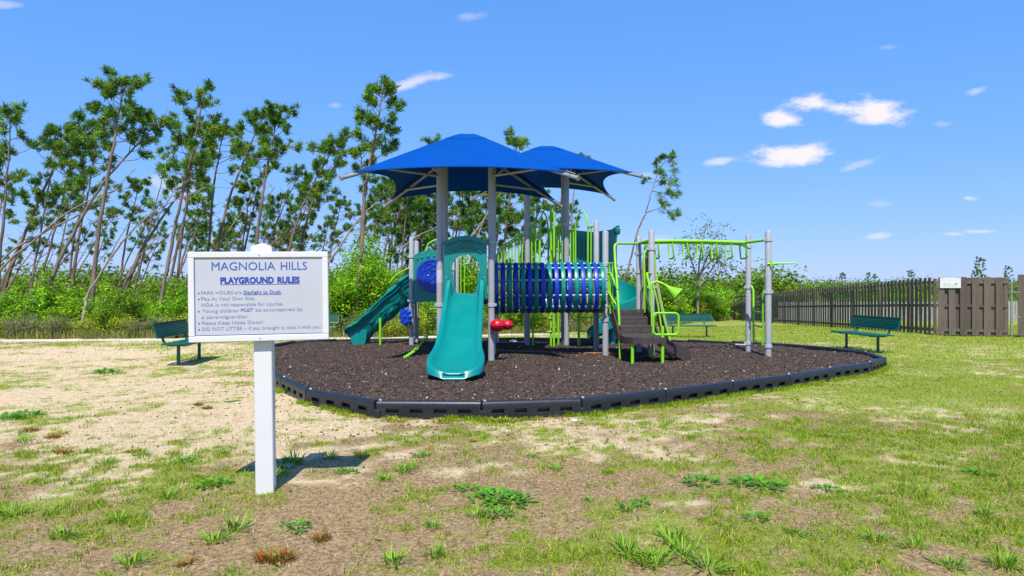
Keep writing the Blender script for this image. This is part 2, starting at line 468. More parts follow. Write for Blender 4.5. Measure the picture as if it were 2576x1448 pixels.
def ground_material():
    m = bpy.data.materials.new('sandy_lawn'); m.use_nodes = True
    nt = m.node_tree; N = nt.nodes; L = nt.links; b = N['Principled BSDF']; b.inputs['Roughness'].default_value = .95; b.inputs['Specular IOR Level'].default_value = .15
    tcn = N.new('ShaderNodeTexCoord')
    def noise(sc, det=6, ro=.6):
        n = N.new('ShaderNodeTexNoise'); n.inputs['Scale'].default_value = sc; n.inputs['Detail'].default_value = det; n.inputs['Roughness'].default_value = ro
        L.new(tcn.outputs['Object'], n.inputs['Vector']); return n.outputs[0]
    def ramp(src, stops):
        r = N.new('ShaderNodeValToRGB'); e = r.color_ramp.elements
        e[0].position, e[0].color = stops[0][0], (*stops[0][1], 1); e[1].position, e[1].color = stops[-1][0], (*stops[-1][1], 1)
        for p, c in stops[1:-1]:
            q = e.new(p); q.color = (*c, 1)
        L.new(src, r.inputs[0]); return r.outputs[0]
    def attr(n):
        a = N.new('ShaderNodeAttribute'); a.attribute_name = n; return a.outputs['Fac']
    def mathn(op, a, b_, clamp=False):
        n = N.new('ShaderNodeMath'); n.operation = op; n.use_clamp = clamp
        for i, v in enumerate((a, b_)):
            if isinstance(v, (int, float)): n.inputs[i].default_value = v
            else: L.new(v, n.inputs[i])
        return n.outputs[0]
    def mix(f, a, c):
        n = N.new('ShaderNodeMix'); n.data_type = 'RGBA'; L.new(f, n.inputs[0]); L.new(a, n.inputs[6]); L.new(c, n.inputs[7]); return n.outputs[2]
    fine = noise(30, 9, .75); mid = noise(11, 8, .68); big = noise(2.2, 5)
    sand = ramp(mid, [(.3, (.42, .295, .16)), (.48, (.61, .455, .275)), (.7, (.74, .58, .385))])
    strawf = ramp(fine, [(.30, (.075, .042, .020)), (.42, (.20, .12, .058)), (.52, (.35, .225, .115)), (.64, (.50, .345, .19)), (.74, (.66, .48, .28))])
    green = ramp(noise(38, 8, .7), [(.32, (.11, .13, .010)), (.5, (.20, .28, .012)), (.68, (.32, .39, .025)), (.85, (.48, .42, .10))])
    whit = ramp(mid, [(.3, (.52, .44, .36)), (.7, (.78, .71, .62))])
    fb = mathn('SUBTRACT', noise(26, 8, .75), .5)
    f1 = mathn('MULTIPLY_ADD', fb, 1.8, True); 
    n_ = f1.node; L.new(attr('thatch'), n_.inputs[2]); n_.use_clamp = True
    f2 = mathn('MULTIPLY', fb, 2.2); f2b = mathn('ADD', f2, attr('cover'), True)
    f2c = mathn('MULTIPLY', f2b, .82)
    c = mix(f1, sand, strawf)
    tr = mathn('MULTIPLY_ADD', fb, 1.5); L.new(attr('track'), tr.node.inputs[2]); tr.node.use_clamp = True
    c = mix(tr, c, whit)
    c = mix(f2c, c, green)
    dk = N.new('ShaderNodeMapRange'); L.new(noise(55, 3, .5), dk.inputs[0]); dk.inputs['From Min'].default_value = .66; dk.inputs['From Max'].default_value = .72; dk.inputs['To Max'].default_value = .7
    blk = N.new('ShaderNodeRGB'); blk.outputs[0].default_value = (.06, .045, .035, 1)
    c = mix(dk.outputs[0], c, blk.outputs[0])
    L.new(c, b.inputs['Base Color'])
    bp = N.new('ShaderNodeBump'); bp.inputs['Strength'].default_value = .8; bp.inputs['Distance'].default_value = .03
    L.new(mathn('ADD', fine, mid), bp.inputs['Height']); L.new(bp.outputs[0], b.inputs['Normal'])
    return m
gme = np_mesh('ground', np.stack([gx.ravel(), gy.ravel(), hz], 1), quads, ground_material(), {'cover': cov, 'thatch': tha, 'track': trk}, True, 4)
ground = tag(link('ground', gme), 'sandy lawn with patches of green grass and brown thatch', kind='structure')
def gh(x, y):
    x = np.asarray(x, float); y = np.asarray(y, float)
    return gz(x, y) + (fbm(x * 1.3, y * 1.3, 51) - .5) * .05 + (fbm(x * 7, y * 7, 61, 3) - .5) * .018

# ------------------------------------------------------------------ mulch bed
def mulch_z(x, y):
    return .125 + (fbm(x * .8, y * .8, 71) - .5) * .09 + (fbm(x * 5, y * 5, 73) - .5) * .035 - .03 * sm(16.5, 19, y)
na, nr = 300, 150
ang = np.linspace(0, 2 * np.pi, na, endpoint=False)
def edge_r(a):
    out = np.zeros_like(a)
    for i in range(len(PN)):
        p, q = PN[i] - PC, PN[(i + 1) % len(PN)] - PC
        d = np.stack([np.cos(a), np.sin(a)], 1); e = q - p
        den = d[:, 0] * e[1] - d[:, 1] * e[0]
        t = (p[0] * e[1] - p[1] * e[0]) / den; s = (p[0] * d[:, 1] - p[1] * d[:, 0]) / den
        ok = (t > 0) & (s >= -1e-6) & (s <= 1 + 1e-6)
        out = np.where(ok, np.maximum(out, t), out)
    return out
er = edge_r(ang) - .06
rr = np.linspace(.002, 1, nr) ** .7
mx_ = PC[0] + np.outer(rr, er * np.cos(ang)); my_ = PC[1] + np.outer(rr, er * np.sin(ang))
mzz = mulch_z(mx_, my_) + rng.normal(0, .006, mx_.shape)
mi = np.arange(na * nr).reshape(nr, na)
mq = np.stack([mi[:-1], np.roll(mi[:-1], -1, 1), np.roll(mi[1:], -1, 1), mi[1:]], -1).reshape(-1, 4)
def mulch_material():
    m = mat('brown_rubber_mulch', (.045, .028, .022), .85, .5, 30, bump=1.0, bscale=45, dirt=((.14, .10, .085), 60, .52, .7, .75))
    return m
mulch = tag(link('mulch_bed', np_mesh('mulch_bed', np.stack([mx_.ravel(), my_.ravel(), mzz.ravel()], 1), mq, mulch_material(), None, True, 4)),
            'bed of dark brown rubber mulch under the playground', kind='structure')
def chips(n, name, label, sampler, smin, smax, pale):
    x, y, z = sampler(n); n = len(x)
    oct_ = np.array([[1, 0, 0], [-1, 0, 0], [0, 1, 0], [0, -1, 0], [0, 0, 1], [0, 0, -1]], float)
    of = np.array([[0, 2, 4], [2, 1, 4], [1, 3, 4], [3, 0, 4], [2, 0, 5], [1, 2, 5], [3, 1, 5], [0, 3, 5]])
    s = rng.uniform(smin, smax, (n, 1)) * np.stack([rng.uniform(.7, 1.5, n), rng.uniform(.4, .8, n), rng.uniform(.2, .5, n)], 1)
    a = rng.uniform(0, 6.28, n); b = rng.normal(0, .5, n)
    v = oct_[None] * s[:, None] * rng.uniform(.7, 1.2, (n, 6, 1))
    zt = v[:, :, 0] * np.sin(b)[:, None] + v[:, :, 2] * np.cos(b)[:, None]; xt = v[:, :, 0] * np.cos(b)[:, None] - v[:, :, 2] * np.sin(b)[:, None]
    X = xt * np.cos(a)[:, None] - v[:, :, 1] * np.sin(a)[:, None] + x[:, None]; Y = xt * np.sin(a)[:, None] + v[:, :, 1] * np.cos(a)[:, None] + y[:, None]
    Z = zt + z[:, None]
    k = np.clip(rng.lognormal(0, .45, n), .3, 3.0)[:, None]
    c = np.array([[.060, .037, .024]]) * k + rng.normal(0, .006, (n, 1))
    c[rng.random(n) < pale] = (.42, .38, .34)
    c = np.clip(c, .008, 1)
    o = link(name, np_mesh(name, np.stack([X, Y, Z], -1).reshape(-1, 3), (of[None] + 6 * np.arange(n)[:, None, None]).reshape(-1, 3), M['chip'], {'tint': np.repeat(c, 6, 0)}))
    return tag(o, label, kind='stuff')
def mulch_sampler(n):
    y = 7.7 + 11 * rng.random(n * 2) ** 1.5; x = rng.uniform(-5.6, 7.3, n * 2)
    ok = in_poly(x, y, .985); x, y = x[ok], y[ok]
    return x, y, mulch_z(x, y) + .004
chips(52000, 'mulch_chips', 'loose dark brown rubber chips covering the mulch bed', mulch_sampler, .014, .036, .008)
def stray_sampler(n):
    i = rng.integers(0, len(PN), n); t = rng.random(n)
    p = PN[i] * (1 - t)[:, None] + PN[(i + 1) % len(PN)] * t[:, None]
    d = p - PC; d /= np.linalg.norm(d, axis=1)[:, None]
    r = .15 + rng.exponential(.9, n)
    x, y = p[:, 0] + d[:, 0] * r, p[:, 1] + d[:, 1] * r
    ok = (y > 2.5); x, y = x[ok], y[ok]
    return x, y, gh(x, y) + .004
chips(2600, 'stray_mulch_bits', 'dark mulch bits scattered on the sand outside the edging', stray_sampler, .010, .024, .02)

# ------------------------------------------------------------------ grass
PAL = np.array([[.18, .34, .008], [.27, .40, .010], [.105, .24, .008], [.39, .43, .025], [.56, .44, .14], [.30, .20, .08]])
def blades(x, y, h, w, ncol_p, lean=.5, seg2=True):
    n = len(x); z = gh(x, y) - .004
    a = rng.uniform(0, 6.28, n); la = rng.uniform(0, 6.28, n); ln = h * np.abs(rng.normal(0, lean, n))
    dx, dy = np.cos(a) * w / 2, np.sin(a) * w / 2; lx, ly = np.cos(la) * ln, np.sin(la) * ln
    c = PAL[rng.choice(len(PAL), n, p=ncol_p)] * rng.uniform(.75, 1.25, (n, 1))
    b0 = np.stack([x - dx, y - dy, z], 1); b1 = np.stack([x + dx, y + dy, z], 1)
    tip = np.stack([x + lx, y + ly, z + h * rng.uniform(.75, 1, n)], 1)
    if not seg2:
        v = np.stack([b0, b1, tip], 1); f = np.arange(3 * n).reshape(n, 1, 3); k = 3
    else:
        mz = z + h * .6
        m0 = np.stack([x - dx * .8 + lx * .32, y - dy * .8 + ly * .32, mz], 1); m1 = np.stack([x + dx * .8 + lx * .32, y + dy * .8 + ly * .32, mz], 1)
        v = np.stack([b0, b1, m0, m1, tip], 1); k = 5
        f = np.array([[0, 1, 3], [0, 3, 2], [2, 3, 4]])[None] + 5 * np.arange(n)[:, None, None]
    return v.reshape(-1, 3), f.reshape(-1, 3), np.repeat(c, k, 0)
def collect(parts):
    V_, F_, C_ = [], [], []; o = 0
    for v, f, c in parts:
        V_.append(v); F_.append(f + o); C_.append(c); o += len(v)
    return np.concatenate(V_), np.concatenate(F_), np.concatenate(C_)
def scatter(n, y0, y1, pw=1.0, fov=.82):
    y = np.sqrt(rng.uniform(y0 ** 2, y1 ** 2, n)); x = rng.uniform(-1, 1, n) * (fov * y + .6)
    ok = ~in_poly(x, y, 1.012); x, y = x[ok], y[ok]
    c, t, k = ground_mix(x, y)
    ok = rng.random(len(x)) < (c ** pw * .96 + .05 * (1 - k)) * (y < veg_edge(x))
    return x[ok], y[ok], c[ok]
parts = []
x, y, c = scatter(300000, 2.0, 7.2)
clump = fbm(x * 5.5, y * 5.5, 91, 2)
p0 = np.array([.25, .26, .18, .13, .11, .07])
parts.append(blades(x, y, (.011 + .027 * sm(.45, .72, clump)) * rng.uniform(.5, 1.4, len(x)), .0045, p0, .75))
x, y, c = scatter(250000, 7.2, 14.5)
parts.append(blades(x, y, .027 * rng.uniform(.5, 1.6, len(x)), .008, np.array([.27, .33, .10, .20, .07, .03]), .7, False))
x, y, c = scatter(150000, 14.5, 34, fov=.8)
parts.append(blades(x, y, .05 * rng.uniform(.6, 1.6, len(x)), .018, np.array([.27, .36, .06, .24, .05, .02]), .7, False))
# dry thatch lying flat
x = rng.uniform(-6, 6.5, 190000); y = np.sqrt(rng.uniform(2.0 ** 2, 8.4 ** 2, 190000)); ok = ~in_poly(x, y, 1.012)
x, y = x[ok], y[ok]
tt = ground_mix(x, y)[1]; ok = rng.random(len(x)) < tt * .75 + .10; x, y = x[ok], y[ok]
PAL_G = PAL; PAL = np.array([[.20, .30, .012], [.10, .06, .03], [.20, .13, .06], [.46, .34, .15], [.62, .50, .24], [.34, .22, .10]])
parts.append(blades(x, y, rng.uniform(.008, .02, len(x)), .0055, np.array([.07, .16, .17, .2, .2, .2]), 2.6)); PAL = PAL_G

# individual longer tufts
tx, ty, tc_ = scatter(5200, 2.2, 8.0, .6)
tx, ty = tx[:1900], ty[:1900]
rep = rng.integers(5, 18, len(tx)); X = np.repeat(tx, rep) + rng.normal(0, .03, rep.sum()); Y = np.repeat(ty, rep) + rng.normal(0, .03, rep.sum())
parts.append(blades(X, Y, np.repeat(rng.uniform(.025, .065, len(tx)), rep) * rng.uniform(.6, 1.2, len(X)), .0055, np.array([.38, .32, .22, .06, .02, .0]), .55))
# longer grass along the outside of the edging
seg = rng.integers(0, 14, 5200) % len(PN); seg = np.where(seg < 12, seg, 29); t = rng.random(5200)
e = PN[(seg + 1) % len(PN)] - PN[seg]; nrm = np.stack([e[:, 1], -e[:, 0]], 1) / np.linalg.norm(e, axis=1)[:, None]
q = PN[seg] + e * t[:, None] + nrm * (np.abs(rng.normal(0, .07, 5200)) + .012)[:, None]
keep = fbm(q[:, 0] * 2.2, q[:, 1] * 2.2, 105, 2) > np.where(q[:, 0] > 1.2, .36, .50); q = q[keep]
rep = rng.integers(3, 7, len(q)); X = np.repeat(q[:, 0], rep) + rng.normal(0, .015, rep.sum()); Y = np.repeat(q[:, 1], rep) + rng.normal(0, .012, rep.sum())
parts.append(blades(X, Y, rng.uniform(.03, .085, len(X)), .006, np.array([.30, .42, .08, .18, .02, 0]), .4))
gv, gf, gc = collect(parts)
tag(link('grass', np_mesh('grass', gv, gf, M['blade'], {'tint': gc})), 'short patchy green and straw-coloured grass on the sandy lawn', kind='stuff')

# ------------------------------------------------------------------ weeds
def weed_mesh(kind, s):
    r = random.Random(s); v = []; f = []; c = []
    nl = {'leafy': 70, 'grassy': 46, 'sorrel': 150, 'moss': 170}[kind]
    for i in range(nl):
        a = r.uniform(0, 6.28)
        if kind == 'leafy':
            cr = r.random() ** .6 * .15; L, W, el = r.uniform(.045, .085), r.uniform(.02, .034), r.uniform(.1, .9); z0 = r.uniform(0, .05) * (1 - cr / .2); col = Vector((.095, .28, .014)) * r.uniform(.6, 1.5)
        elif kind == 'grassy':
            cr = r.random() * .07; L, W, el = r.uniform(.10, .19), .010, r.uniform(.5, 1.35); z0 = 0; col = Vector((.19, .36, .02)) * r.uniform(.7, 1.4)
        elif kind == 'sorrel':
            cr = r.random() ** .6 * .11; L, W, el = r.uniform(.05, .11), .012, r.uniform(.6, 1.4); z0 = 0; col = (Vector((.36, .10, .02)) if r.random() < .45 else Vector((.24, .22, .03))) * r.uniform(.7, 1.3)
        else:
            cr = r.random() ** .6 * .14; L, W, el = r.uniform(.03, .075), .010, r.uniform(.6, 1.4); z0 = 0; col = Vector((.33, .37, .02)) * r.uniform(.75, 1.3)
        o = Vector((math.cos(a) * cr, math.sin(a) * cr, z0)); az = a + r.uniform(-.9, .9)
        d = Vector((math.cos(az) * math.cos(el), math.sin(az) * math.cos(el), math.sin(el))); sd = Vector((-math.sin(az), math.cos(az), 0)) * W / 2
        n = len(v)
        v += [o - sd * .35, o + sd * .35, o + d * L * .55 - sd, o + d * L * .55 + sd, o + d * L - Vector((0, 0, L * .15))]
        f += [(n, n + 1, n + 3), (n, n + 3, n + 2), (n + 2, n + 3, n + 4)]; c += [tuple(col)] * 5
    return np_mesh(kind + '_weed', np.array([tuple(p) for p in v]), np.array(f), M['weed'], {'tint': np.array(c)})
WM = {k: [weed_mesh(k, j * 7 + len(k)) for j in range(3)] for k in ('leafy', 'grassy', 'sorrel', 'moss')}
WL = {'leafy': ('broadleaf_weed', 'low clump of green broad-leaved weed on the bare sandy lawn', 'weed', 'broad-leaved weed clumps on the lawn'),
      'grassy': ('grass_tuft', 'taller tuft of fresh green grass on the thin lawn', 'grass tuft', 'taller grass tufts on the lawn'),
      'sorrel': ('reddish_weed', 'small orange and rust coloured weed clump on bare ground', 'weed', 'rust coloured weeds on the bare ground'),
      'moss': ('yellow_green_tuft', 'bright yellow-green tuft growing along the black edging', 'grass tuft', 'yellow-green tufts along the edging')}
def weed(kind, px, py, s):
    d = 1.5 * F / (py - 724); x = (px - 1288) / F * d
    nm, lb, ct, gr = WL[kind]
    o = link(nm, random.choice(WM[kind]), None, (x, d, float(gh(x, d)) - .004))
    o.rotation_euler = (0, 0, random.uniform(0, 6.28)); o.scale = (s * random.uniform(.9, 1.3), s * random.uniform(.8, 1.1), s * random.uniform(.7, 1.0))
    tag(o, lb, ct, gr)
for a in [(265, 937, 1.5), (20, 1052, 1.3), (60, 1047, 1.4), (465, 1162, .7), (540, 1222, .9), (1225, 1242, .7), (1250, 1258, 1.1), (1285, 1268, 1.0), (1250, 1300, .7), (1765, 1212, 1.0), (1900, 1216, 1.0), (1935, 1226, .9),
          (2085, 1232, .6), (720, 1172, .9), (745, 1330, .6), (1578, 1278, .55), (1610, 1268, .5), (860, 1190, .5), (1900, 1308, .6), (585, 1010, .6), (2460, 1195, .7), (2010, 1345, .5), (1180, 1230, .7), (1060, 1150, .5), (880, 1190, .45)]:
    weed('leafy', *a)
for a in [(1010, 1190, .75), (1040, 1180, .7), (965, 1212, .6), (590, 1340, .9), (540, 1365, .8), (350, 1150, .8), (265, 1170, .8), (1580, 1390, .9), (1610, 1410, .8), (1690, 1365, .9), (1720, 1400, 1.0), (1650, 1420, .9), (1780, 1430, .9),
          (60, 1110, .8), (30, 1300, .9), (160, 1350, .8), (300, 1310, .7), (420, 1250, .7), (1090, 1330, .6), (1200, 1300, .6), (1400, 1180, .6), (1480, 1260, .5), (2300, 1380, .7), (2480, 1300, .7), (2200, 1360, .7), (830, 1155, .8), (905, 1152, .7),
          (690, 1195, .6), (740, 1165, .9), (1340, 1150, .5), (990, 1420, .8), (1090, 1400, .7), (330, 1420, .9), (2520, 1420, .9), (2390, 1430, .8)]:
    weed('grassy', *a)
for a in [(690, 1412, .75), (670, 1408, .5), (716, 1416, .5), (808, 1358, .55), (470, 1420, .45), (75, 1085, .7), (135, 1100, .7), (160, 1140, .7), (340, 1140, .6), (500, 1020, .6), (1190, 1110, .35), (520, 1030, .6), (750, 1160, .4)]:
    weed('sorrel', *a)
for a in [(870, 1043, .8), (900, 1048, .9), (930, 1050, .8), (990, 1056, .9), (1040, 1054, .7), (1110, 1058, .8), (1160, 1058, .7), (1215, 1056, .9), (1245, 1058, 1.2), (1275, 1056, 1.1), (1320, 1052, .9), (1345, 1052, .8), (1410, 1047, 1.0), (1430, 1046, .8),
          (850, 1035, .7), (1000, 1062, .6), (1120, 1062, .5), (780, 1012, .6), (745, 990, .5), (600, 1000, .5), (390, 1025, .5), (150, 1090, .7)]:
    weed('moss', *a)
lp = P(1292, 861, 17.0)
tag(MB().lathe([(.0, .0), (.07, .0), (.09, .03), (.05, .06), (.0, .05)], (lp.x, 17.2, float(mulch_z(np.array(lp.x), np.array(17.2)))), None, 9, False, 1.2, .7).build('crumpled_litter', M['litter']), 'small pale crumpled litter lying on mulch under the tunnel', 'litter')
w = P(1440, 1052, 7.9)
tag(MB().box((w.x, 7.62, .02), (.06, .04, .03), Matrix.Rotation(.5, 3, 'Z'), .008).build('white_scrap', M['white_vinyl']), 'tiny white scrap lying on grass beside the black edging', 'litter')
# ------------------------------------------------------------------ black edging
def edging_mesh(L=1.22, H=.215, T=.095):
    m = MB(); y0 = -T / 2
    prof = [(y0, 0), (y0, H - .035), (y0 + .012, H - .01), (y0 + .03, H), (T / 2 - .02, H), (T / 2, H - .02), (T / 2, 0)]
    zl, zh = .068, .128
    # back, top and ends as one bar set behind the outer skin
    ring = [(y0 + .05, 0), (y0 + .05, zh + .02), (y0, zh + .02)] + prof[1:]
    m.loft([[Vector((x, y, z)) for y, z in ring] for x in (-L / 2 + .006, -L / 2 + .018, L / 2 - .018, L / 2 - .006)], smooth=False)
    # outer skin with four windows
    wx = [-.42, -.14, .14, .42]; ww = .075
    m.box((0, y0 + .025, zl / 2), (L - .012, .05, zl))
    m.box((0, y0 + .025, (zh + zh + .02) / 2), (L - .012, .05, .0195))
    edges = [-L / 2 + .006] + sum([[a - ww, a + ww] for a in wx], []) + [L / 2 - .006]
    for k in range(0, len(edges), 2):
        a, b = edges[k], edges[k + 1]
        m.box(((a + b) / 2, y0 + .025, (zl + zh) / 2), (b - a, .05, zh - zl + .0005))
    for a in wx:                    # the sloping sill inside each window
        m.add([(a - ww, y0 + .002, zl), (a + ww, y0 + .002, zl), (a + ww * .8, y0 + .05, zl + .022), (a - ww * .8, y0 + .05, zl + .022)], [(0, 1, 2, 3)])
    m.box((L / 2 + .02, y0 + .03, .055), (.09, .055, .11), None, .012)
    return m.mesh('edging_timber', M['timber'])
TM = edging_mesh()
bolt_me = MB().lathe([(.0, .018), (.014, .016), (.02, .004), (.02, 0)], (0, 0, 0), None, 10).mesh('bolt', M['bolt'])
for i in range(len(POLY)):
    a = Vector((*POLY[i], 0)); b = Vector((*POLY[(i + 1) % len(POLY)], 0)); c = (a + b) / 2; d = b - a
    z = gzf(c.x, c.y)
    o = link('edging_timber', TM, None, (c.x, c.y, z - .012))
    o.rotation_euler = (random.uniform(-.02, .02), random.uniform(-.008, .008), math.atan2(d.y, d.x)); o.scale = (d.length / 1.22, 1, 1)
    lbs = {0: 'black edging timber at the bend beside the rules sign post', 1: 'black edging timber with clear window slots at the sandy corner near the front slide', 2: 'black edging timber directly below the front slide, tufts at its foot',
           3: 'black edging timber just beyond the front slide, bright yellow-green tufts at its foot', 4: 'black edging timber in front of the step landing', 8: 'last straight black edging timber before the tight bend near the fence-side bench', 9: 'black edging timber at the tight bend by the fence-side bench',
           10: 'black edging timber right beside the fence-side bench legs', 29: 'black edging timber half hidden behind the sign post'}
    tag(o, lbs.get(i, 'black plastic edging timber with window slots along the grassy front of the mulch bed' if i in (5, 6, 7) else 'black plastic edging timber along the far side of the mulch bed' if i < 23 else 'black plastic edging timber on the sandy side of the mulch bed behind the sign'), 'edging', 'edging timbers round the mulch bed')
    bo = link('bolt', bolt_me, o, (-.57, 0, .213))
# ------------------------------------------------------------------ the play structure
PLAY = tag(empty('play_structure', (.6, 14.6, .1)), 'playground set with teal slides, blue shade canopies and ring tunnel on mulch bed', 'playground set')
GR = .12                                            # mulch level
def mz(x, y): return float(mulch_z(np.array(float(x)), np.array(float(y))))
XA, XB, YA, YB = -1.37, -.39, 12.95, 13.97           # slide tower
XC = -2.40; YC, YD = 16.3, 17.3                      # low deck on the left
XE, XG, YE, YF = .37, 1.31, 16.4, 17.4               # high tower under the second canopy
XI, XK, YI, YJ = 1.90, 2.84, 13.95, 14.95            # deck over the steps
DK, DK3, DKR = 1.26, 1.72, 1.04

def post(x, y, top, r=.06, collars=(), cap=True):
    p = MB()
    z0 = mz(x, y) - .05
    prof = [(r, z0), (r, top - .03), (r * .8, top - .008), (0, top)] if cap else [(r, z0), (r, top)]
    p.lathe(prof, (x, y, 0), None, 16)
    o = p.build('post', M['grey'], PLAY)
    for z in collars:
        c = MB().lathe([(r + .001, z - .035), (r + .014, z - .032), (r + .014, z + .032), (r + .001, z + .035)], (x, y, 0), None, 16)
        c.box((x - r - .02, y - .01, z), (.035, .03, .05), None, .006).box((x + r + .02, y - .01, z), (.035, .03, .05), None, .006)
        c.build('collar', M['grey_light'], o)
    return o
ROOF1, ROOF2 = 3.62, 4.22
for x in (XA, XB):
    for y in (YA, YB):
        o = post(x, y, ROOF1 + .35, .062, (2.36, 1.18) if y == YA else (1.18,), False)
        if x == XA and y == YA:
            MB().lathe([(.0635, 1.60), (.0635, 1.84)], (x, y, 0), None, 16).build('warning_label', M['sign_face'], o)
for x in (XC, -1.40): post(x, YC, 2.72 if x == XC else 2.5, .058, (2.25, 1.2))
for x in (XC - .02, -1.40, XB): post(x, YD, 2.70 if x < -2 else 2.35, .056, (1.2, .7))
for x in (XE, XG):
    for y in (YE, YF): post(x, y, ROOF2 + .32, .062, (3.02, 1.5) if y == YE else (2.2,), False)
post(XI + .02, YI + .08, 2.68, .063, (1.98, 1.52, .84)); post(XK, YI - .05, 2.68, .063, (2.30, 1.52, .95))
post(XK - .08, YJ - .1, 2.62, .058, (2.25, 1.85)); post(XI - .04, YJ + .1, 2.98, .06, (1.78, 1.0))
post(2.02, 16.55, 2.0, .05, ())
# decks
def deck(x0, x1, y0, y1, z, t=.07):
    m = MB().box(((x0 + x1) / 2, (y0 + y1) / 2, z - t / 2), (x1 - x0, y1 - y0, t), None, .012)
    for k in range(1, 3):
        m.box((x0 + (x1 - x0) * k / 3, (y0 + y1) / 2, z - t - .025), (.05, y1 - y0 - .04, .05))
    return m.build('deck', M['deck'], PLAY)
deck(XA + .02, XB - .02, YA + .05, YB - .02, DK); deck(XA + .02, XB - .02, YB + .0, YC - .01, DK); deck(XC + .02, XB - .02, YC + .04, YD - .02, DK)
deck(XE + .02, XG - .02, YE + .02, YF - .02, DK3); deck(XI + .04, XK - .02, YI + .02, YJ - .02, DKR, .09); deck(XG + .0, 2.0, 15.2, 17.0, DK3 - .25)
# stair from the low deck to the high tower
st = MB()
for k in range(3):
    zz = DK + .115 * (k + 1); xx = XB + (XE - XB) * (k + .5) / 3
    st.box((xx, 16.9, zz - .02), (.27, .85, .04), None, .008); st.box((xx - .13, 16.9, zz - .09), (.02, .85, .12))
st.build('stair', M['deck'], PLAY)

# ---- canopies
def canopy(cx, cy, half, zc, za, parent, zmid):
    """fabric pyramid with catenary edges"""
    n = 22; ms = MB(); rings = []
    root = None
    apex = Vector((cx, cy, za))
    cs = [Vector((cx + sx * half, cy + sy * half, zc)) for sx, sy in ((-1, -1), (1, -1), (1, 1), (-1, 1))]
    vs, fs = [], []
    rows = 14
    top = .13
    for sidx in range(4):
        a, b = cs[sidx], cs[(sidx + 1) % 4]; base = len(vs)
        mid = (a + b) / 2; inward = (Vector((cx, cy, zc)) - mid).normalized()
        for r_ in range(rows + 1):
            t = r_ / rows
            for k in range(n + 1):
                s_ = k / n; e = a.lerp(b, s_); sag = 4 * s_ * (1 - s_)
                edge = e + inward * (.36 * sag) + Vector((0, 0, zmid * sag))
                tt = t
                p = edge.lerp(apex, tt)
                p.z -= .05 * math.sin(math.pi * tt) * sag
                if t > 1 - top:                           # rounded crown
                    p.z -= ((t - (1 - top)) / top) ** 2 * (za - zc) * top * .5
                vs.append(p)
        for r_ in range(rows):
            for k in range(n):
                i = base + r_ * (n + 1) + k
                fs.append((i, i + 1, i + n + 2, i + n + 1))
    c = MB().add(vs, fs, True)
    co = c.build('canopy', M['canopy'], parent)
    so = co.modifiers.new('thick', 'SOLIDIFY'); so.thickness = .006
    # hem along the four edges and a seam line round the crown
    for sidx in range(4):
        base = sidx * (rows + 1) * (n + 1)
        hem = MB().tube([vs[base + k] for k in range(n + 1)], .014, 6); hem.build('hem', M['canopy'], co)
    seam = MB()
    for sidx in range(4):
        base = sidx * (rows + 1) * (n + 1) + (rows - 3) * (n + 1)
        seam.tube([vs[base + k] + Vector((0, 0, .004)) for k in range(n + 1)], .006, 4)
    seam.build('seam', M['canopy'], co)
    return cs, apex, co
def canopy_frame(cs, apex, posts, ztop, zbrace):
    fr_top = apex - Vector((0, 0, .27))
    for c in cs:
        d = (c - fr_top); d.normalize()
        tip = c + Vector((d.x, d.y, d.z)) * .26 - Vector((0, 0, .05))
        a = MB().tube([fr_top, tip], .034, 10).build('hip_arm', M['galv'], PLAY)
        MB().tube([tip - d * .02, tip + d * .012], .045, 10).build('end_cap', M['galv'], a)
        MB().tube([c - d * .02 + Vector((0, 0, .02)), tip + Vector((0, 0, .06)) - d * .06], .008, 5).build('cable', M['galv'], a)
        p = min(posts, key=lambda q: (Vector((q[0], q[1], 0)) - Vector((c.x, c.y, 0))).length)
        # horizontal brace and short strut from the post to the arm
        t = (zbrace - fr_top.z) / (tip.z - fr_top.z); q = fr_top.lerp(tip, t)
        MB().tube([Vector((p[0], p[1], zbrace)), Vector((q.x, p[1] + (q.y - p[1]) * .9, zbrace))], .026, 8).build('brace', M['galv'], PLAY)
        t2 = .30; q2 = fr_top.lerp(tip, t2)
        MB().tube([Vector((p[0], p[1], q2.z - .28)), Vector((q2.x + (c.x - p[0]) * .12, q2.y, q2.z - .02 * 0 - .05))], .026, 8).build('strut', M['galv'], PLAY)
    return
P1 = [(x, y) for x in (XA, XB) for y in (YA, YB)]
cs1, ap1, co1 = canopy(-.88, 13.41, 1.81, 3.47, 4.60, PLAY, .16)
canopy_frame(cs1, ap1, P1, 3.9, 3.62)
P2 = [(x, y) for x in (XE, XG) for y in (YE, YF)]
cs2, ap2, co2 = canopy(.85, 16.9, 1.80, 4.06, 5.08, PLAY, .15)
canopy_frame(cs2, ap2, P2, 4.5, 4.20)

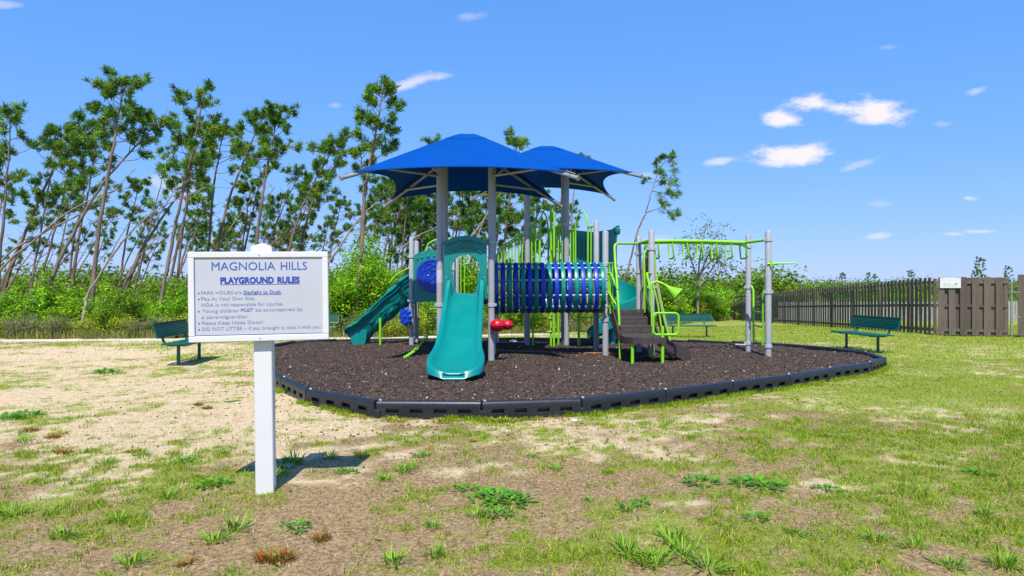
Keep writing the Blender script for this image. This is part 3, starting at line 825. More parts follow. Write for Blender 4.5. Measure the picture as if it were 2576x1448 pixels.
# ---- front slide: moulded chute lofted along its run
def chute_ring(cx, y, z, w, h, t=.035, tilt=0.0):
    k = min(1.0, w / .34)
    L = [(0, -t - .03), (-.012, h * .5), (-.005, h - .025 * min(1, h / .1)), (.028 * k, h), (.068 * k, h - .02 * min(1, h / .1)), (.092 * k, h * .5), (.125 * k, .028 * min(1, h / .1)), (.19 * k, 0)]
    pts = [(-w + u, v) for u, v in L] + [(w - u, v) for u, v in reversed(L)]
    return [Vector((cx + u, y + tilt * v, z + v)) for u, v in pts]
SX = -.875
path = [(12.98, 1.40, .345, .22), (12.80, 1.39, .345, .30), (12.6, 1.34, .345, .30), (12.35, 1.22, .35, .22), (12.0, 1.00, .355, .185), (11.6, .755, .36, .175), (11.25, .545, .365, .17), (11.0, .41, .385, .165), (10.8, .335, .425, .155), (10.62, .30, .44, .14), (10.48, .285, .435, .115), (10.38, .275, .41, .085), (10.30, .264, .365, .06), (10.24, .25, .30, .04), (10.205, .232, .225, .028), (10.19, .212, .165, .02), (10.195, .19, .14, .02), (10.22, .165, .13, .02)]
ks = catmull([Vector((p[0], p[1], 0)) for p in path], 4); k2 = catmull([Vector((p[2], p[3], 0)) for p in path], 4)
sl = MB().loft([chute_ring(SX, a.x, a.y, b.x, max(b.y, .02), tilt=.55) for a, b in zip(ks, k2)])
front_slide = sl.build('front_slide', M['teal'], PLAY)
front_slide['label'] = 'wide teal straight slide at the front'
for k in range(11):
    MB().lathe([(0, .008), (.010, .006), (.013, 0)], (SX - .25 + k * .05, 10.285 + .0045 * (k - 5) ** 2, .268), None, 8).build('grip_nub', M['teal'], front_slide)
MB().box((SX, 10.7, .17), (.24, .18, .22), None, .03).build('slide_foot', M['teal'], front_slide)
# entrance panel with keyhole opening
def keyhole(n):
    pts = []
    for i in range(n):
        a = 2 * math.pi * i / n; x, z = math.cos(a), math.sin(a)
        if z >= -.2: pts.append((x * .262, 1.87 + z * .262))
        else:
            t = (-z - .2) / .8; pts.append((math.copysign(abs(x) ** (.45) * .238, x), 1.80 - t * .46))
    return pts
def squarish(n, w, z0, z1, arch):
    pts = []
    for i in range(n):
        a = 2 * math.pi * i / n; x, z = math.cos(a), math.sin(a)
        s_ = 1 / max(abs(x), abs(z)); X, Z = x * s_, z * s_
        zz = (z0 + z1) / 2 + Z * (z1 - z0) / 2
        if Z > .98: zz += arch * max(0, math.cos(X * math.pi / 2 * 1.08)) ** .8
        pts.append((X * w, zz))
    return pts
NK = 64
Mx = Matrix(((1, 0, 0, SX), (0, 0, 1, 12.84), (0, 1, 0, 0), (0, 0, 0, 1)))
panel = MB().prism(squarish(NK, .40, 1.30, 2.37, .10), Mx, .07, keyhole(NK)).build('slide_entrance_panel', M['teal_panel'], PLAY)
hd = MB().tube([Vector((SX - .30 + .60 * i / 14, 12.828, 2.17 + .10 * math.sin(math.pi * i / 14))) for i in range(15)], .018, 6); hd.build('raised_arch', M['teal_panel'], panel)
hb = MB(); prof = [(SX + x * .405, 2.37 + .10 * max(0, math.cos(x * math.pi / 2 * 1.08)) ** .8) for x in np.linspace(-1, 1, 17)]
hb.loft([[Vector((x, 12.79, z - .07)), Vector((x, 12.79, z + .01)), Vector((x, 12.95, z + .02)), Vector((x, 12.95, z - .05))] for x, z in prof]); hb.build('hood', M['teal_panel'], panel)
mtn = MB()
for (a, b) in (((-.12, 2.27), (-.03, 2.34)), ((-.03, 2.34), (.04, 2.28)), ((.0, 2.30), (.08, 2.33)), ((.08, 2.33), (.16, 2.27))):
    mtn.tube([Vector((SX + a[0], 12.832, a[1] + .03)), Vector((SX + b[0], 12.832, b[1] + .03))], .012, 5)
mtn.build('moulded_ridge', M['teal_panel'], panel)
for s in (-1, 1):
    MB().box((SX + s * .36, 12.81, 1.50), (.105, .06, .44), None, .02).build('slide_cheek', M['teal'], panel)

# ---- left slide with scalloped side walls, running to the left
def side_slide():
    m = MB(); n = 40; rings = []
    for i in range(n + 1):
        s_ = i / n
        x = XC - .02 - 1.62 * s_
        zb = np.interp(s_, [0, .15, .75, .9, 1], [1.30, 1.18, .42, .34, .36])
        ht = np.interp(s_, [0, .2, .7, .86, .95, 1], [.64, .56, .40, .30, .24, .12])
        sc = abs(math.sin(s_ * math.pi * 5.0)) ** .6
        under = np.interp(s_, [0, .1, .7, .82, .93, 1], [.10, .14, .22, .16, .06, .0])
        w = .37 + .03 * s_
        bul = .05 * sc
        low = zb - under - .05 * sc
        L = [(-w + .25, low + .02), (-w + .19 - bul * 1.5, low + .14 * (1 + .3 * sc)), (-w + .13 - bul * .5, zb + ht * .38), (-w + .03, zb + ht * .74), (-w - .03, zb + ht * .86), (-w, zb + ht), (-w + .05, zb + ht), (-w + .085, zb + ht * .6), (-w + .13, zb + .03)]
        ring = [Vector((x, 16.82 + u, v)) for u, v in L] + [Vector((x, 16.82 - u, v)) for u, v in reversed(L)] + [Vector((x, 16.82 + .1, low)), Vector((x, 16.82 - .1, low))]
        rings.append(ring)
    m.loft(rings); return m
ls = side_slide().build('side_slide', M['teal'], PLAY); ls['label'] = 'teal slide with scalloped sides descending to the side'
MB().loft([[Vector((-3.72 + sx * w_, 16.82 + sy * .28, z)) for sx, sy in ((-1, -1), (1, -1), (1, 1), (-1, 1))] for z, w_ in ((.08, .13), (.2, .17), (.4, .2), (.5, .22))], smooth=False).build('slide_foot', M['teal'], ls)
lg = MB().tube([(-3.17, 16.42, mz(-3.17, 16.42) - .05), (-3.17, 16.42, .78)], .03, 10).build('support_leg', M['lime'], ls)
for (a, b) in ((.78, .92), (.62, .80)):
    MB().tube(catmull([Vector((XC - .1 - 1.45 * t, 16.405 - .012, 1.30 - 1.08 * t + .62 * a - .12 * t + .02 * math.sin(t * 19))) for t in np.linspace(0, .86, 14)], 2), .009, 5).build('moulded_groove_line', M['teal'], ls)
hr = MB().tube(catmull([Vector((XC - .55, 16.42, 1.62)), Vector((XC - .35, 16.4, 1.83)), Vector((XC - .03, 16.36, 2.0))], 4), .02, 8); hr.build('rail', M['lime'], PLAY)

# ---- maze panel
tx0, tx1 = XC + .06, -1.44
top = []
for i in range(33):
    u = i / 32; zz = 2.26 + .12 * math.sin(u * math.pi) + .035 * abs(math.sin(u * math.pi * 4.0))
    top.append((tx0 + (tx1 - tx0) * u, zz))
out = [(tx0, 1.17)] + top + [(tx1, 1.17)]
mp_ = MB().prism(out, Matrix(((1, 0, 0, 0), (0, 0, 1, 16.24), (0, 1, 0, 0), (0, 0, 0, 1))), .05).build('maze_panel', M['teal_panel'], PLAY)
mc = Vector(((tx0 + tx1) / 2 + .01, 16.235, 1.80))
RY = Matrix.Rotation(R(90), 3, 'X')
disc = MB().lathe([(.40, .0), (.40, .02), (.385, .035), (.34, .035), (.33, .018), (0, .018)], mc, RY, 40).build('maze_disc', M['blue'], mp_)
mzr = random.Random(4)
for k, rr_ in enumerate((.07, .125, .18, .235, .29)):
    a = mzr.uniform(0, 6)
    for j in range(2 + k // 1):
        span = (2 * math.pi / (2 + k)) * mzr.uniform(.55, .8); a0 = a + j * 2 * math.pi / (2 + k)
        MB().tube(arc(mc + Vector((0, -.028, 0)), rr_, a0, a0 + span, max(4, int(span * 5))), .011, 6).build('maze_wall', M['blue'], disc)
for j in range(9):
    a = mzr.uniform(0, 6.28); r0_ = mzr.choice((.07, .125, .18, .235))
    dv_ = Vector((math.cos(a), 0, math.sin(a)))
    MB().tube([mc + dv_ * r0_ + Vector((0, -.028, 0)), mc + dv_ * (r0_ + .055) + Vector((0, -.028, 0))], .010, 6).build('maze_wall', M['blue'], disc)
for j in range(12):
    a = j * math.pi / 6
    MB().lathe([(.016, 0), (.014, .008), (0, .012)], mc + Vector((math.cos(a) * .368, -.033, math.sin(a) * .368)), RY, 8).build('knob', M['blue'], disc)
MB().lathe([(0, -.016), (.012, -.011), (.016, 0), (.012, .011), (0, .016)], mc + Vector((-.11, -.04, 0)), None, 8).build('white_ball', M['white_vinyl'], disc)
for i, (u, r_) in enumerate(((.10, .028), (.22, .034), (.38, .045), (.54, .026), (.68, .045), (.85, .032))):
    MB().lathe([(r_, 0), (r_ * .8, .018), (0, .026)], (tx0 + (tx1 - tx0) * u, 16.241, 2.17 + .09 * math.sin(u * math.pi)), RY, 10).build('bubble', M['teal_panel'], mp_)

# ---- flower wheel on the left post
fw = Vector((XC - .10, 16.16, .82)); FM = Matrix.Rotation(R(-38), 3, 'Z') @ RY
fl = MB(); rng_ = []
for (z, k) in ((0, 1.0), (.03, 1.02), (.055, .9), (.06, .0)):
    ring = []
    for i in range(64):
        a = 2 * math.pi * i / 64; rad = (.175 + .045 * abs(math.cos(a * 4)) ** .7) * max(k, .02)
        ring.append(fw + FM @ Vector((rad * math.cos(a), rad * math.sin(a), z)))
    rng_.append(ring)
fl.loft(rng_); wheel = fl.build('flower_wheel', M['blue'], PLAY)
for i in range(8):
    a = 2 * math.pi * i / 8
    MB().lathe([(.04, .055), (.035, .075), (.0, .08)], fw + FM @ Vector((.14 * math.cos(a), .14 * math.sin(a), 0)), FM, 10).build('petal', M['blue'], wheel)
MB().lathe([(.05, .055), (.045, .09), (0, .1)], fw, FM, 14).build('hub', M['blue'], wheel)

# ---- red drums on the slide tower post
for (dx, dy, r_) in ((.115, -.14, .14), (.305, -.02, .112)):
    c = Vector((XB + dx, YA + dy, .80))
    dr = MB().lathe([(0, -r_ * .85)] + [(r_ * math.cos(t), r_ * .88 * math.sin(t)) for t in np.linspace(-1.2, 1.2, 11)] + [(0, r_ * .85)], c, None, 20).build('drum', M['red'], PLAY)
    MB().lathe([(r_ * .985, -.012), (r_ * 1.05, -.008), (r_ * 1.05, .008), (r_ * .985, .012)], c, None, 20).build('band', M['red'], dr)
br = MB().tube([(XB, YA, .80), (XB + .22, YA - .05, .80)], .02, 8); br.tube([(XB, YA - .05, .66), (XB, YA - .05, .93)], .03, 8); br.build('drum_bracket', M['grey_light'], PLAY)

# ---- ring tunnel
T0, T1 = Vector((XB + .10, 14.10, 1.50)), Vector((XI + .0, 14.16, 1.51))
ax_ = (T1 - T0).normalized(); sd_ = ax_.cross(Vector((0, 0, 1))).normalized(); up_ = sd_.cross(ax_)
tun = tag(empty('ring_tunnel', (0, 0, 0)), None)
tun.parent = PLAY; tun.location = T0 - Vector(PLAY.location); ORG[tun.name] = T0.copy(); tun['label'] = 'crawl tunnel of alternating blue and teal rings'
NR = 16; RT = .505
ringv = []
for i in range(40):
    a = 2 * math.pi * i / 40
    ringv.append((sd_ * math.cos(a) + up_ * math.sin(a)))
def ring_part(c, m_, w_=.047, t_=.024, name='tunnel_ring', rad=RT):
    rings = []
    for i in range(41):
        d = ringv[i % 40]
        rings.append([c + d * (rad + t_ * v) + ax_ * (w_ * u) for u, v in ((-1, -.2), (-.8, .7), (0, 1), (.8, .7), (1, -.2), (.8, -.8), (0, -1), (-.8, -.8))])
    MB().loft(rings, caps=False).build(name, m_, tun)
LT = (T1 - T0).length
for i in range(NR):
    ring_part(T0 + ax_ * (LT * (i + .75) / (NR + .3)), M['blue'] if i % 2 == 0 else M['teal'])
for k in range(10):
    a = 2 * math.pi * (k + .5) / 10; d = sd_ * math.cos(a) + up_ * math.sin(a)
    MB().tube([T0 + d * (RT - .012), T1 + d * (RT - .012)], .020, 8).build('tunnel_bar', M['grey_light'], tun)
ring_part(T0 - ax_ * .02, M['blue'], .03, .07, 'tunnel_flange', RT - .02)
MB().box((T0 + T1) / 2 - Vector((0, 0, .44)), (LT, .36, .02), Matrix.Rotation(math.atan2(ax_.y, ax_.x), 3, 'Z')).build('tunnel_floor', M['deck'], tun)

# ---- lime rails
def tube(name, pts, r=.02, seg=8, m_='lime', parent=None):
    return MB().tube(pts, r, seg).build(name, M[m_], parent or PLAY)
def barrier(a, b, z0, z1, n, arch=None, skip=()):
    """vertical bars between a top rail and a bottom rail, both may slope; arch = (u0, u1, top)"""
    a, b = Vector((*a, 0)), Vector((*b, 0))
    at = lambda u, z: a.lerp(b, u) + Vector((0, 0, z))
    za = lambda z, u: z[0] + (z[1] - z[0]) * u
    root = None
    segs = [(0, 1)] if not arch else [(0, arch[0]), (arch[1], 1)]
    for (u0, u1) in segs:
        t_ = tube('top_rail', [at(u0, za(z1, u0)), at(u1, za(z1, u1))], .02)
    tube('bottom_rail', [at(0, za(z0, 0)), at(1, za(z0, 1))], .018)
    for k in range(n):
        u = (k + .5) / n
        if arch and arch[0] < u < arch[1]: continue
        tube('bar', [at(u, za(z0, u)), at(u, za(z1, u))], .017, 6)
    if arch:
        u0, u1, zt = arch; c = (u0 + u1) / 2; hw = (u1 - u0) / 2; zs = za(z1, c)
        pts = [at(u0, za(z0, u0)), at(u0, zs)] + [at(c - hw * math.cos(t), zs + (zt - zs) * math.sin(t)) for t in np.linspace(0, math.pi, 13)[1:-1]] + [at(u1, zs), at(u1, za(z0, u1))]
        tube('arch', pts, .02)
barrier((XB + .02, 16.40), (XE, 16.40), (1.25, 1.62), (2.42, 2.88), 9)
barrier((XB + .02, 17.35), (XE, 17.35), (1.25, 1.62), (2.42, 2.88), 9)
tube('hand_rail', [Vector((XB + .05, 16.44, 1.55)), Vector((XB + .35, 16.44, 1.62)), Vector((XE, 16.44, 2.02))], .016)
barrier((XE + .06, YE), (XG - .06, YE), (1.62, 1.62), (2.96, 2.96), 9, (.30, .72, 3.42))
barrier((XE + .06, YF), (XG - .06, YF), (1.75, 1.75), (3.0, 3.0), 9, (.18, .60, 3.45))
barrier((XG + .06, 16.33), (XI - .04, YJ + .22), (1.62, 1.62), (2.88, 2.88), 9, (.25, .72, 3.25))
barrier((-1.52, YD), (-1.16, YD), (1.3, 1.3), (2.45, 2.45), 4)
tube('arch', catmull([Vector((-2.16, 17.28, 1.3)), Vector((-2.16, 17.28, 2.45)), Vector((-2.05, 17.28, 2.66)), Vector((-1.8, 17.28, 2.73)), Vector((-1.2, 17.28, 2.74)), Vector((-.92, 17.28, 2.68)), Vector((-.76, 17.28, 2.45)), Vector((-.76, 17.28, 1.3))], 4), .021)
MB().box((-1.62, 16.9, 1.85), (.03, .7, 1.1), None, .01).build('barrier_panel', M['lime'], PLAY)
for zz in (1.9, 2.4):
    tube('top_rail', [Vector((XA, YB, zz)), Vector((XA, YC, zz))], .018)
# tall twin-stile climber in front of the high tower
cz = mz(.95, 16.1) - .04
for xx, yy_ in ((.985, 16.02), (.93, 16.30)):
    tube('climber_stile', [Vector((xx, yy_, cz)), Vector((xx, yy_, 3.40)), Vector((xx - .02, yy_, 3.46))], .026, 10)
for xx in (.50,):
    tube('climber_stile', [Vector((xx, 16.28, cz)), Vector((xx, 16.30, 1.7))], .022, 8)
for zz in (.46, .78, 1.10, 1.42):
    tube('climber_rung', [Vector((.50, 16.29, zz)), Vector((.955, 16.26, zz))], .016, 8)
for zz in (.56, .85, 1.15, 1.9, 2.4, 2.9):
    tube('climber_rung', [Vector((.985, 16.02, zz)), Vector((.93, 16.30, zz))], .014, 6)
tube('climber_stile', [Vector((1.14, 16.75, cz)), Vector((1.14, 16.75, 1.7))], .024, 8)
# second ladder under the tunnel end
tube('climber_stile', [Vector((1.585, 16.2, cz)), Vector((1.585, 16.2, 1.45))], .03, 8); tube('climber_stile', [Vector((1.99, 16.35, cz)), Vector((1.99, 16.35, 1.45))], .022, 8)
for zz in (.47, .80, 1.12): tube('climber_rung', [Vector((1.585, 16.2, zz)), Vector((1.99, 16.35, zz))], .016, 8)
# loop ladder under the maze deck
tube('climber_stile', catmull([Vector((-1.86, 17.5, GR - .05)), Vector((-1.86, 17.5, .9)), Vector((-1.86, 17.36, 1.3))], 4), .02)
for k, zz in enumerate((.30, .60, .85, 1.14)):
    tube('loop_rung', catmull([Vector((-1.86, 17.5, zz)), Vector((-2.13, 17.5, zz)), Vector((-2.17, 17.5, zz - .04)), Vector((-2.15, 17.5, zz - .16)), Vector((-2.10, 17.5, zz - .18)), Vector((-1.86, 17.5, zz - .15))], 4), .015, 6)
# hanging chain climber
ch = MB(); c0, c1 = Vector((-1.44, 14.25, 1.22)), Vector((-2.14, 13.55, mz(-2.14, 13.55) + .02))
prev = None
for i in range(30):
    t = i / 29; p = c0.lerp(c1, t); p.z -= .22 * math.sin(math.pi * t)
    if prev is not None:
        d = (p - prev).normalized(); s1 = d.orthogonal().normalized(); s1.rotate(Matrix.Rotation(math.pi / 2 * (i % 2) + .4, 3, d)); c = (p + prev) / 2; hl = (p - prev).length * .72
        ch.tube([c + d * (hl * math.cos(a)) + s1 * (.024 * math.sin(a)) for a in np.linspace(0, 2 * math.pi, 9)[:-1]], .010, 5, True)
    prev = p
ch.build('chain', M['lime'], PLAY)

# ---- step block on the right deck
sx0, sx1 = 2.05, 2.72
steps = [(13.95, 1.04), (13.52, .90), (13.12, .755), (12.80, .61)]
step = MB()
for k in range(3):
    y1, z1 = steps[k]; y0, z0 = steps[k + 1]
    step.box(((sx0 + sx1) / 2 + .01 * k, (y1 + y0) / 2 + .012, z0 + .0), (sx1 - sx0, y1 - y0 + .02, .045), None, .012)
    step.box(((sx0 + sx1) / 2 + .01 * k, y1 - .012, (z0 + z1) / 2), (sx1 - sx0, .03, z1 - z0 + .03), None, .006)
stp = step.build('step_block', M['deck'], PLAY)
pf = MB(); o_ = [(sx0 + .10, 12.14), (sx1 + .02, 12.14), (sx1 + .06, 12.25), (sx1 + .06, 12.84), (sx0 - .02, 12.84), (sx0 - .02, 12.30)]
pf.prism(o_, Matrix.Translation((0, 0, .51)), .11).build('landing', M['deck'], stp)
for k in range(3):
    y1, z1 = steps[k]; y0, z0 = steps[k + 1]
    for s in range(2):
        for i in range(12):
            if s == 1 and i > 5: continue
            xx = sx0 + .10 + i * .025 + s * .36
            for j in range(2):
                if k == 0: continue
                MB().box((xx, y1 - .030, z0 + .06 + j * .035), (.010, .012, .012)).build('perforation', M['tan'], stp) if (i + j) % 2 == 0 else None
for s in (-1, 1):
    xx = (sx0 - .03) if s < 0 else (sx1 + .035)
    out = [(14.0, .90), (14.0, 1.10), (13.9, 1.12), (13.5, 1.0), (12.85, .66), (12.85, .50), (13.2, .52)]
    MB().prism(out, Matrix(((0, 0, 1, xx - .015), (1, 0, 0, 0), (0, 1, 0, 0), (0, 0, 0, 1))), .03).build('step_side', M['deck'], stp)
for xx in (2.32, 2.58, 2.10):
    MB().lathe([(.012, 0), (.01, .006), (0, .008)], (xx, 13.918, 1.01), RY, 8).build('bolt', M['bolt'], stp)
for xx, yy_ in ((2.155, 12.22), (2.69, 12.20)):
    tube('step_leg', [Vector((xx, yy_, mz(xx, yy_) - .05)), Vector((xx, yy_, .53 if xx < 2.5 else .82))], .030, 10)
# left entry hoop and guard rails
tube('entry_hoop', [Vector((2.09, 13.18, mz(2.09, 13.18) - .05)), Vector((2.085, 13.3, .95)), Vector((2.065, 13.5, 1.78)), Vector((2.06, 13.6, 1.9)), Vector((2.06, 13.72, 2.30)), Vector((2.075, 13.76, 2.37)), Vector((2.12, 13.8, 2.40)), Vector((2.70, 14.80, 2.46))], .024, 10)
for zz in (2.0, 1.12): tube('top_rail', [Vector((XI + .05, YI + .05, zz)), Vector((2.065, 13.75, zz))], .018)
for u in (.35, .75):
    q = Vector((XI + .05, YI + .05, 0)).lerp(Vector((2.065, 13.75, 0)), u); tube('bar', [q + Vector((0, 0, 1.12)), q + Vector((0, 0, 2.0))], .016)
tube('hand_rail', [Vector((XI + .05, YI - .04, 1.80)), Vector((XI + .1, 13.85, 1.80)), Vector((2.075, 13.4, 1.47))], .02); tube('hand_rail', [Vector((XI + .08, 13.9, 1.78)), Vector((XI + .06, 13.88, 1.42)), Vector((2.08, 13.45, 1.13))], .018)
tube('hand_rail', [Vector((XI + .09, 13.88, 1.80)), Vector((XI + .10, 13.86, .98))], .02)
# right guard rails and the talking horn
rx = 2.66
tube('hand_rail', [Vector((XK - .02, 13.84, 1.80)), Vector((XK - .12, 13.78, 1.80)), Vector((rx + .02, 13.20, 1.43))], .02); tube('hand_rail', [Vector((XK - .13, 13.78, 1.78)), Vector((XK - .13, 13.76, 1.36)), Vector((rx + .03, 13.22, 1.03))], .018)
tube('guard_post', [Vector((XK - .14, 13.85, 1.0)), Vector((XK - .16, 13.85, 2.05)), Vector((XK - .14, 13.9, 2.26)), Vector((XK - .08, 13.95, 2.28)), Vector((XK - .02, 14.0, 2.14)), Vector((XK + .02, 14.1, 1.4))], .02)
hp = catmull([Vector((2.70, 13.1, mz(2.7, 13.1) - .05)), Vector((2.69, 13.12, .9)), Vector((2.68, 13.15, 1.50)), Vector((2.70, 13.15, 1.585)), Vector((2.78, 13.15, 1.62)), Vector((2.88, 13.12, 1.59)), Vector((2.97, 13.10, 1.535))], 4)
horn = tube('talk_horn', hp, .024, 10)
hd_ = (hp[-1] - hp[-3]).normalized(); hd_ = (hd_ + Vector((.25, -.25, -.35))).normalized()
rot = hd_.to_track_quat('Z', 'Y').to_matrix()
cn = MB().lathe([(.024, -.02), (.03, .02), (.07, .12), (.135, .25), (.145, .275), (.138, .278), (.12, .25), (.06, .12), (.02, .03), (0, .02)], hp[-1], rot, 20); cn.build('horn_cone', M['lime'], horn)
tube('guard_post', [Vector((2.72, 13.14, 1.56)), Vector((2.80, 13.12, 1.2)), Vector((2.87, 13.1, .72))], .018)
# square grab loop on the right step leg
q0, q1, zz0, zz1, rr_ = 2.50 + .03, 2.50 + .48, .665, 1.05, .07
lp_ = []
for (cx, cz_, a0) in ((q1 - rr_, zz1 - rr_, 0), (q0 + rr_, zz1 - rr_, 90), (q0 + rr_, zz0 + rr_, 180), (q1 - rr_, zz0 + rr_, 270)):
    for k in range(6):
        a = R(a0 + 18 * k); lp_.append(Vector((cx + rr_ * math.cos(a), 12.22, cz_ + rr_ * math.sin(a))))
MB().tube(lp_, .021, 8, True).build('grab_loop', M['lime'], PLAY)
# tan climbing wall on the deck's far side and the brown ramp beside the landing
cl = [(14.62, 2.20), (14.50, 2.26), (14.36, 2.22), (14.28, 1.9), (14.18, 1.2), (14.05, .6), (13.95, .1), (14.45, .1), (14.60, .8)]
cw = MB()
rings = []
for t in np.linspace(0, 1, 8):
    zz = 2.26 - 2.1 * t; xx = XK + .02 + .42 * t ** 1.4
    rings.append([Vector((xx - .02, 13.95 - .1 * t, zz)), Vector((xx + .02, 13.95 - .1 * t, zz)), Vector((xx + .02, 14.6 - .1 * t, zz + (.0 if t else 0))), Vector((xx - .02, 14.6 - .1 * t, zz))])
climb = cw.loft(rings, smooth=False).build('climbing_wall', M['tan'], PLAY)
for yy_ in (13.94, 14.62):
    tube('climber_stile', catmull([Vector((XK - .02, yy_, 1.0)), Vector((XK - .0, yy_, 2.30)), Vector((XK + .06, yy_, 2.36)), Vector((XK + .13, yy_, 1.6)), Vector((XK + .44, yy_ - .1, mz(3.2, 14) - .04))], 4), .02)
out = [(2.745, 1.05), (2.90, 1.05), (2.90, 2.02), (2.875, 2.14), (2.82, 2.19), (2.77, 2.14), (2.745, 2.02)]
MB().prism(out, Matrix(((1, 0, 0, 0), (0, 0, 1, 14.40), (0, 1, 0, 0), (0, 0, 0, 1))), .03).build('climbing_wall_wing', M['tan'], climb)
rp = [Vector((2.78, 12.55, .60)), Vector((3.32, 12.70, .16))]
ramp = MB(); rm = []
for p, h_ in ((rp[0], .0), (rp[1], .0)):
    rm.append([p + Vector((0, -.02, -.20 if p is rp[0] else -.10)), p + Vector((0, -.02, .0 if p is rp[0] else .16)), p + Vector((.02, .62, .0 if p is rp[0] else .16)), p + Vector((.02, .62, -.20 if p is rp[0] else -.10))])
ramp.loft(rm, smooth=False).build('side_ramp', M['deck'], PLAY)
tube('ramp_foot', [Vector((3.18, 12.7, mz(3.2, 12.7) - .03)), Vector((3.32, 12.7, mz(3.3, 12.7) + .02))], .02)

# ---- overhead ladder
MX0, MX1 = XK, 5.13
yb = (14.16, 14.52)
beams = []
for yk in yb: beams.append(tube('overhead_beam', [Vector((MX0 - .08, yk, 2.46)), Vector((MX0 + .5, yk, 2.475)), Vector((4.0, yk, 2.47)), Vector((MX1 - .30, yk, 2.44))], .034, 10))
tube('beam_bracket', [Vector((MX0, 13.9, 2.47)), Vector((MX0 - .06, 14.16, 2.465)), Vector((MX0 - .08, 14.52, 2.465)), Vector((XK - .08, 14.85, 2.47))], .034, 10)
tube('beam_bracket', [Vector((MX1 - .02, 13.75, 2.47)), Vector((MX1 - .30, 14.16, 2.44)), Vector((MX1 - .30, 14.52, 2.44)), Vector((MX1 + .0, 14.86, 2.40))], .03, 10)
for k in range(7):
    xx = 3.0 + k * .303
    tube('hanging_rung', [Vector((xx + .02, yb[0], 2.47)), Vector((xx + .055, yb[0] - .01, 2.16)), Vector((xx + .045, yb[0] + .03, 2.12)), Vector((xx + .045, yb[1] - .03, 2.12)), Vector((xx + .045, yb[1], 2.16)), Vector((xx + .02, yb[1], 2.47))], .019, 8)
post(MX1 + .02, 13.72, 2.66, .062, (2.47, 1.42)); post(MX1 + .02, 14.88, 2.66, .058, (2.40, 1.52, .30))
MB().lathe([(.065, .30), (.078, .303), (.078, .36), (.065, .363)], (MX1 + .02, 13.72, 0), None, 16).build('collar', M['grey_light'], PLAY)
tube('ladder_stile', [Vector((MX1 + .06, 14.80, 1.55)), Vector((MX1 + .08, 14.74, 1.45)), Vector((MX1 + .08, 14.72, .36))], .022); tube('ladder_stile', [Vector((MX1 - .02, 13.80, 1.50)), Vector((MX1 - .04, 13.84, 1.4)), Vector((MX1 - .04, 13.84, .34))], .022)
for zz in (.36, .70, 1.0): tube('ladder_rung', [Vector((MX1 + .08, 14.72, zz)), Vector((MX1 - .04, 13.84, zz))], .018)
bl = MB().tube([Vector((MX1 - .02, 13.66, 1.985)), Vector((MX1 + .2, 13.62, 1.99)), Vector((MX1 + .52, 13.55, 1.99))], [.022, .02, .012], 8).build('side_handle', M['lime'], PLAY)
MB().box((MX1 + .05, 13.64, 1.985), (.05, .03, .14), None, .012).build('handle_bracket', M['lime'], bl)
tube('foot_peg', [Vector((MX1 - .28, 14.85, .27)), Vector((MX1 + .0, 14.86, .26))], .018, 8, 'grey_light')

# ---- spiral slide behind the step deck
def u_ring(c, outv, w, h, hi=1.0):
    upv = Vector((0, 0, 1)); t = .03
    L = [(-w - t, -.02), (-w - t - .01, h), (-w, h + .02), (-w + .03, h * .5), (-w + .12, .05), (0, 0), (w - .12, .05), (w - .03, h * .5 * hi), (w, h * hi + .02), (w + t + .01, h * hi), (w + t, .0), (w * .6, -.09), (-w * .6, -.09)]
    return [c + outv * u + upv * v for u, v in L]
sc = Vector((2.48, 17.0, 0)); rings = []
for i in range(6):
    t = i / 6; rings.append(u_ring(Vector((1.45 + .55 * t, 17.0 + .36 * t, 1.66 - .08 * t)), Vector((0, 1, 0)).lerp(Vector((-.5, .85, 0)), t).normalized(), .33, .42, 1))
for i in range(31):
    t = i / 30; a = R(150 - 240 * t); c = sc + Vector((math.cos(a) * .36, math.sin(a) * .36, 1.56 - .98 * t)); rings.append(u_ring(c, Vector((math.cos(a), math.sin(a), 0)), .31, .36, 1.35))
for i in range(1, 7):
    t = i / 6; rings.append(u_ring(sc + Vector((-.62 * t, -.36 - .05 * t, .58 - .26 * t)), Vector((0, -1, 0)), .31 + .03 * t, .36 * (1 - .75 * t) + .03, 1.3 - .3 * t))
spiral = MB().loft(rings).build('spiral_slide', M['teal'], PLAY); spiral['label'] = 'teal spiral chute slide behind the steps'
MB().lathe([(.10, .06), (.09, .3), (.07, .5)], (2.42, 16.6, 0), None, 14).build('slide_foot', M['teal'], spiral)
# its entrance hood
hr_ = []
hood = MB()
for zz, k in ((1.55, 1.0), (2.2, 1.0), (2.72, 1.0), (2.86, 1.04), (2.92, 1.06)):
    ring = []
    for (x_, y_) in ((1.42, 16.62), (1.95, 16.60), (2.16, 16.56), (2.36, 16.50), (2.52, 16.58), (2.58, 16.78), (2.55, 17.3)):
        ring.append(Vector((1.42 + (x_ - 1.42) * k, y_, zz + (.10 if x_ > 2.4 and zz > 2.8 else 0) - (.06 if 1.9 < x_ < 2.3 and zz > 2.8 else 0))))
    for (x_, y_) in ((2.50, 17.3), (2.53, 16.80), (2.48, 16.63), (2.36, 16.56), (2.18, 16.61), (1.95, 16.65), (1.42, 16.67)):
        ring.append(Vector((1.42 + (x_ - 1.42) * k, y_, zz + (.10 if x_ > 2.4 and zz > 2.8 else 0) - (.06 if 1.9 < x_ < 2.3 and zz > 2.8 else 0))))
    hr_.append(ring)
hood.loft(hr_, smooth=False); hood_o = hood.build('slide_hood', M['teal_panel'], PLAY)
for x_ in (1.50, 1.60, 1.70, 1.80, 1.90, 2.06, 2.2):
    MB().box((x_, 16.595 if x_ < 2 else 16.565, 2.2), (.03, .03, 1.1), None, .012).build('moulded_rib', M['teal_panel'], hood_o)
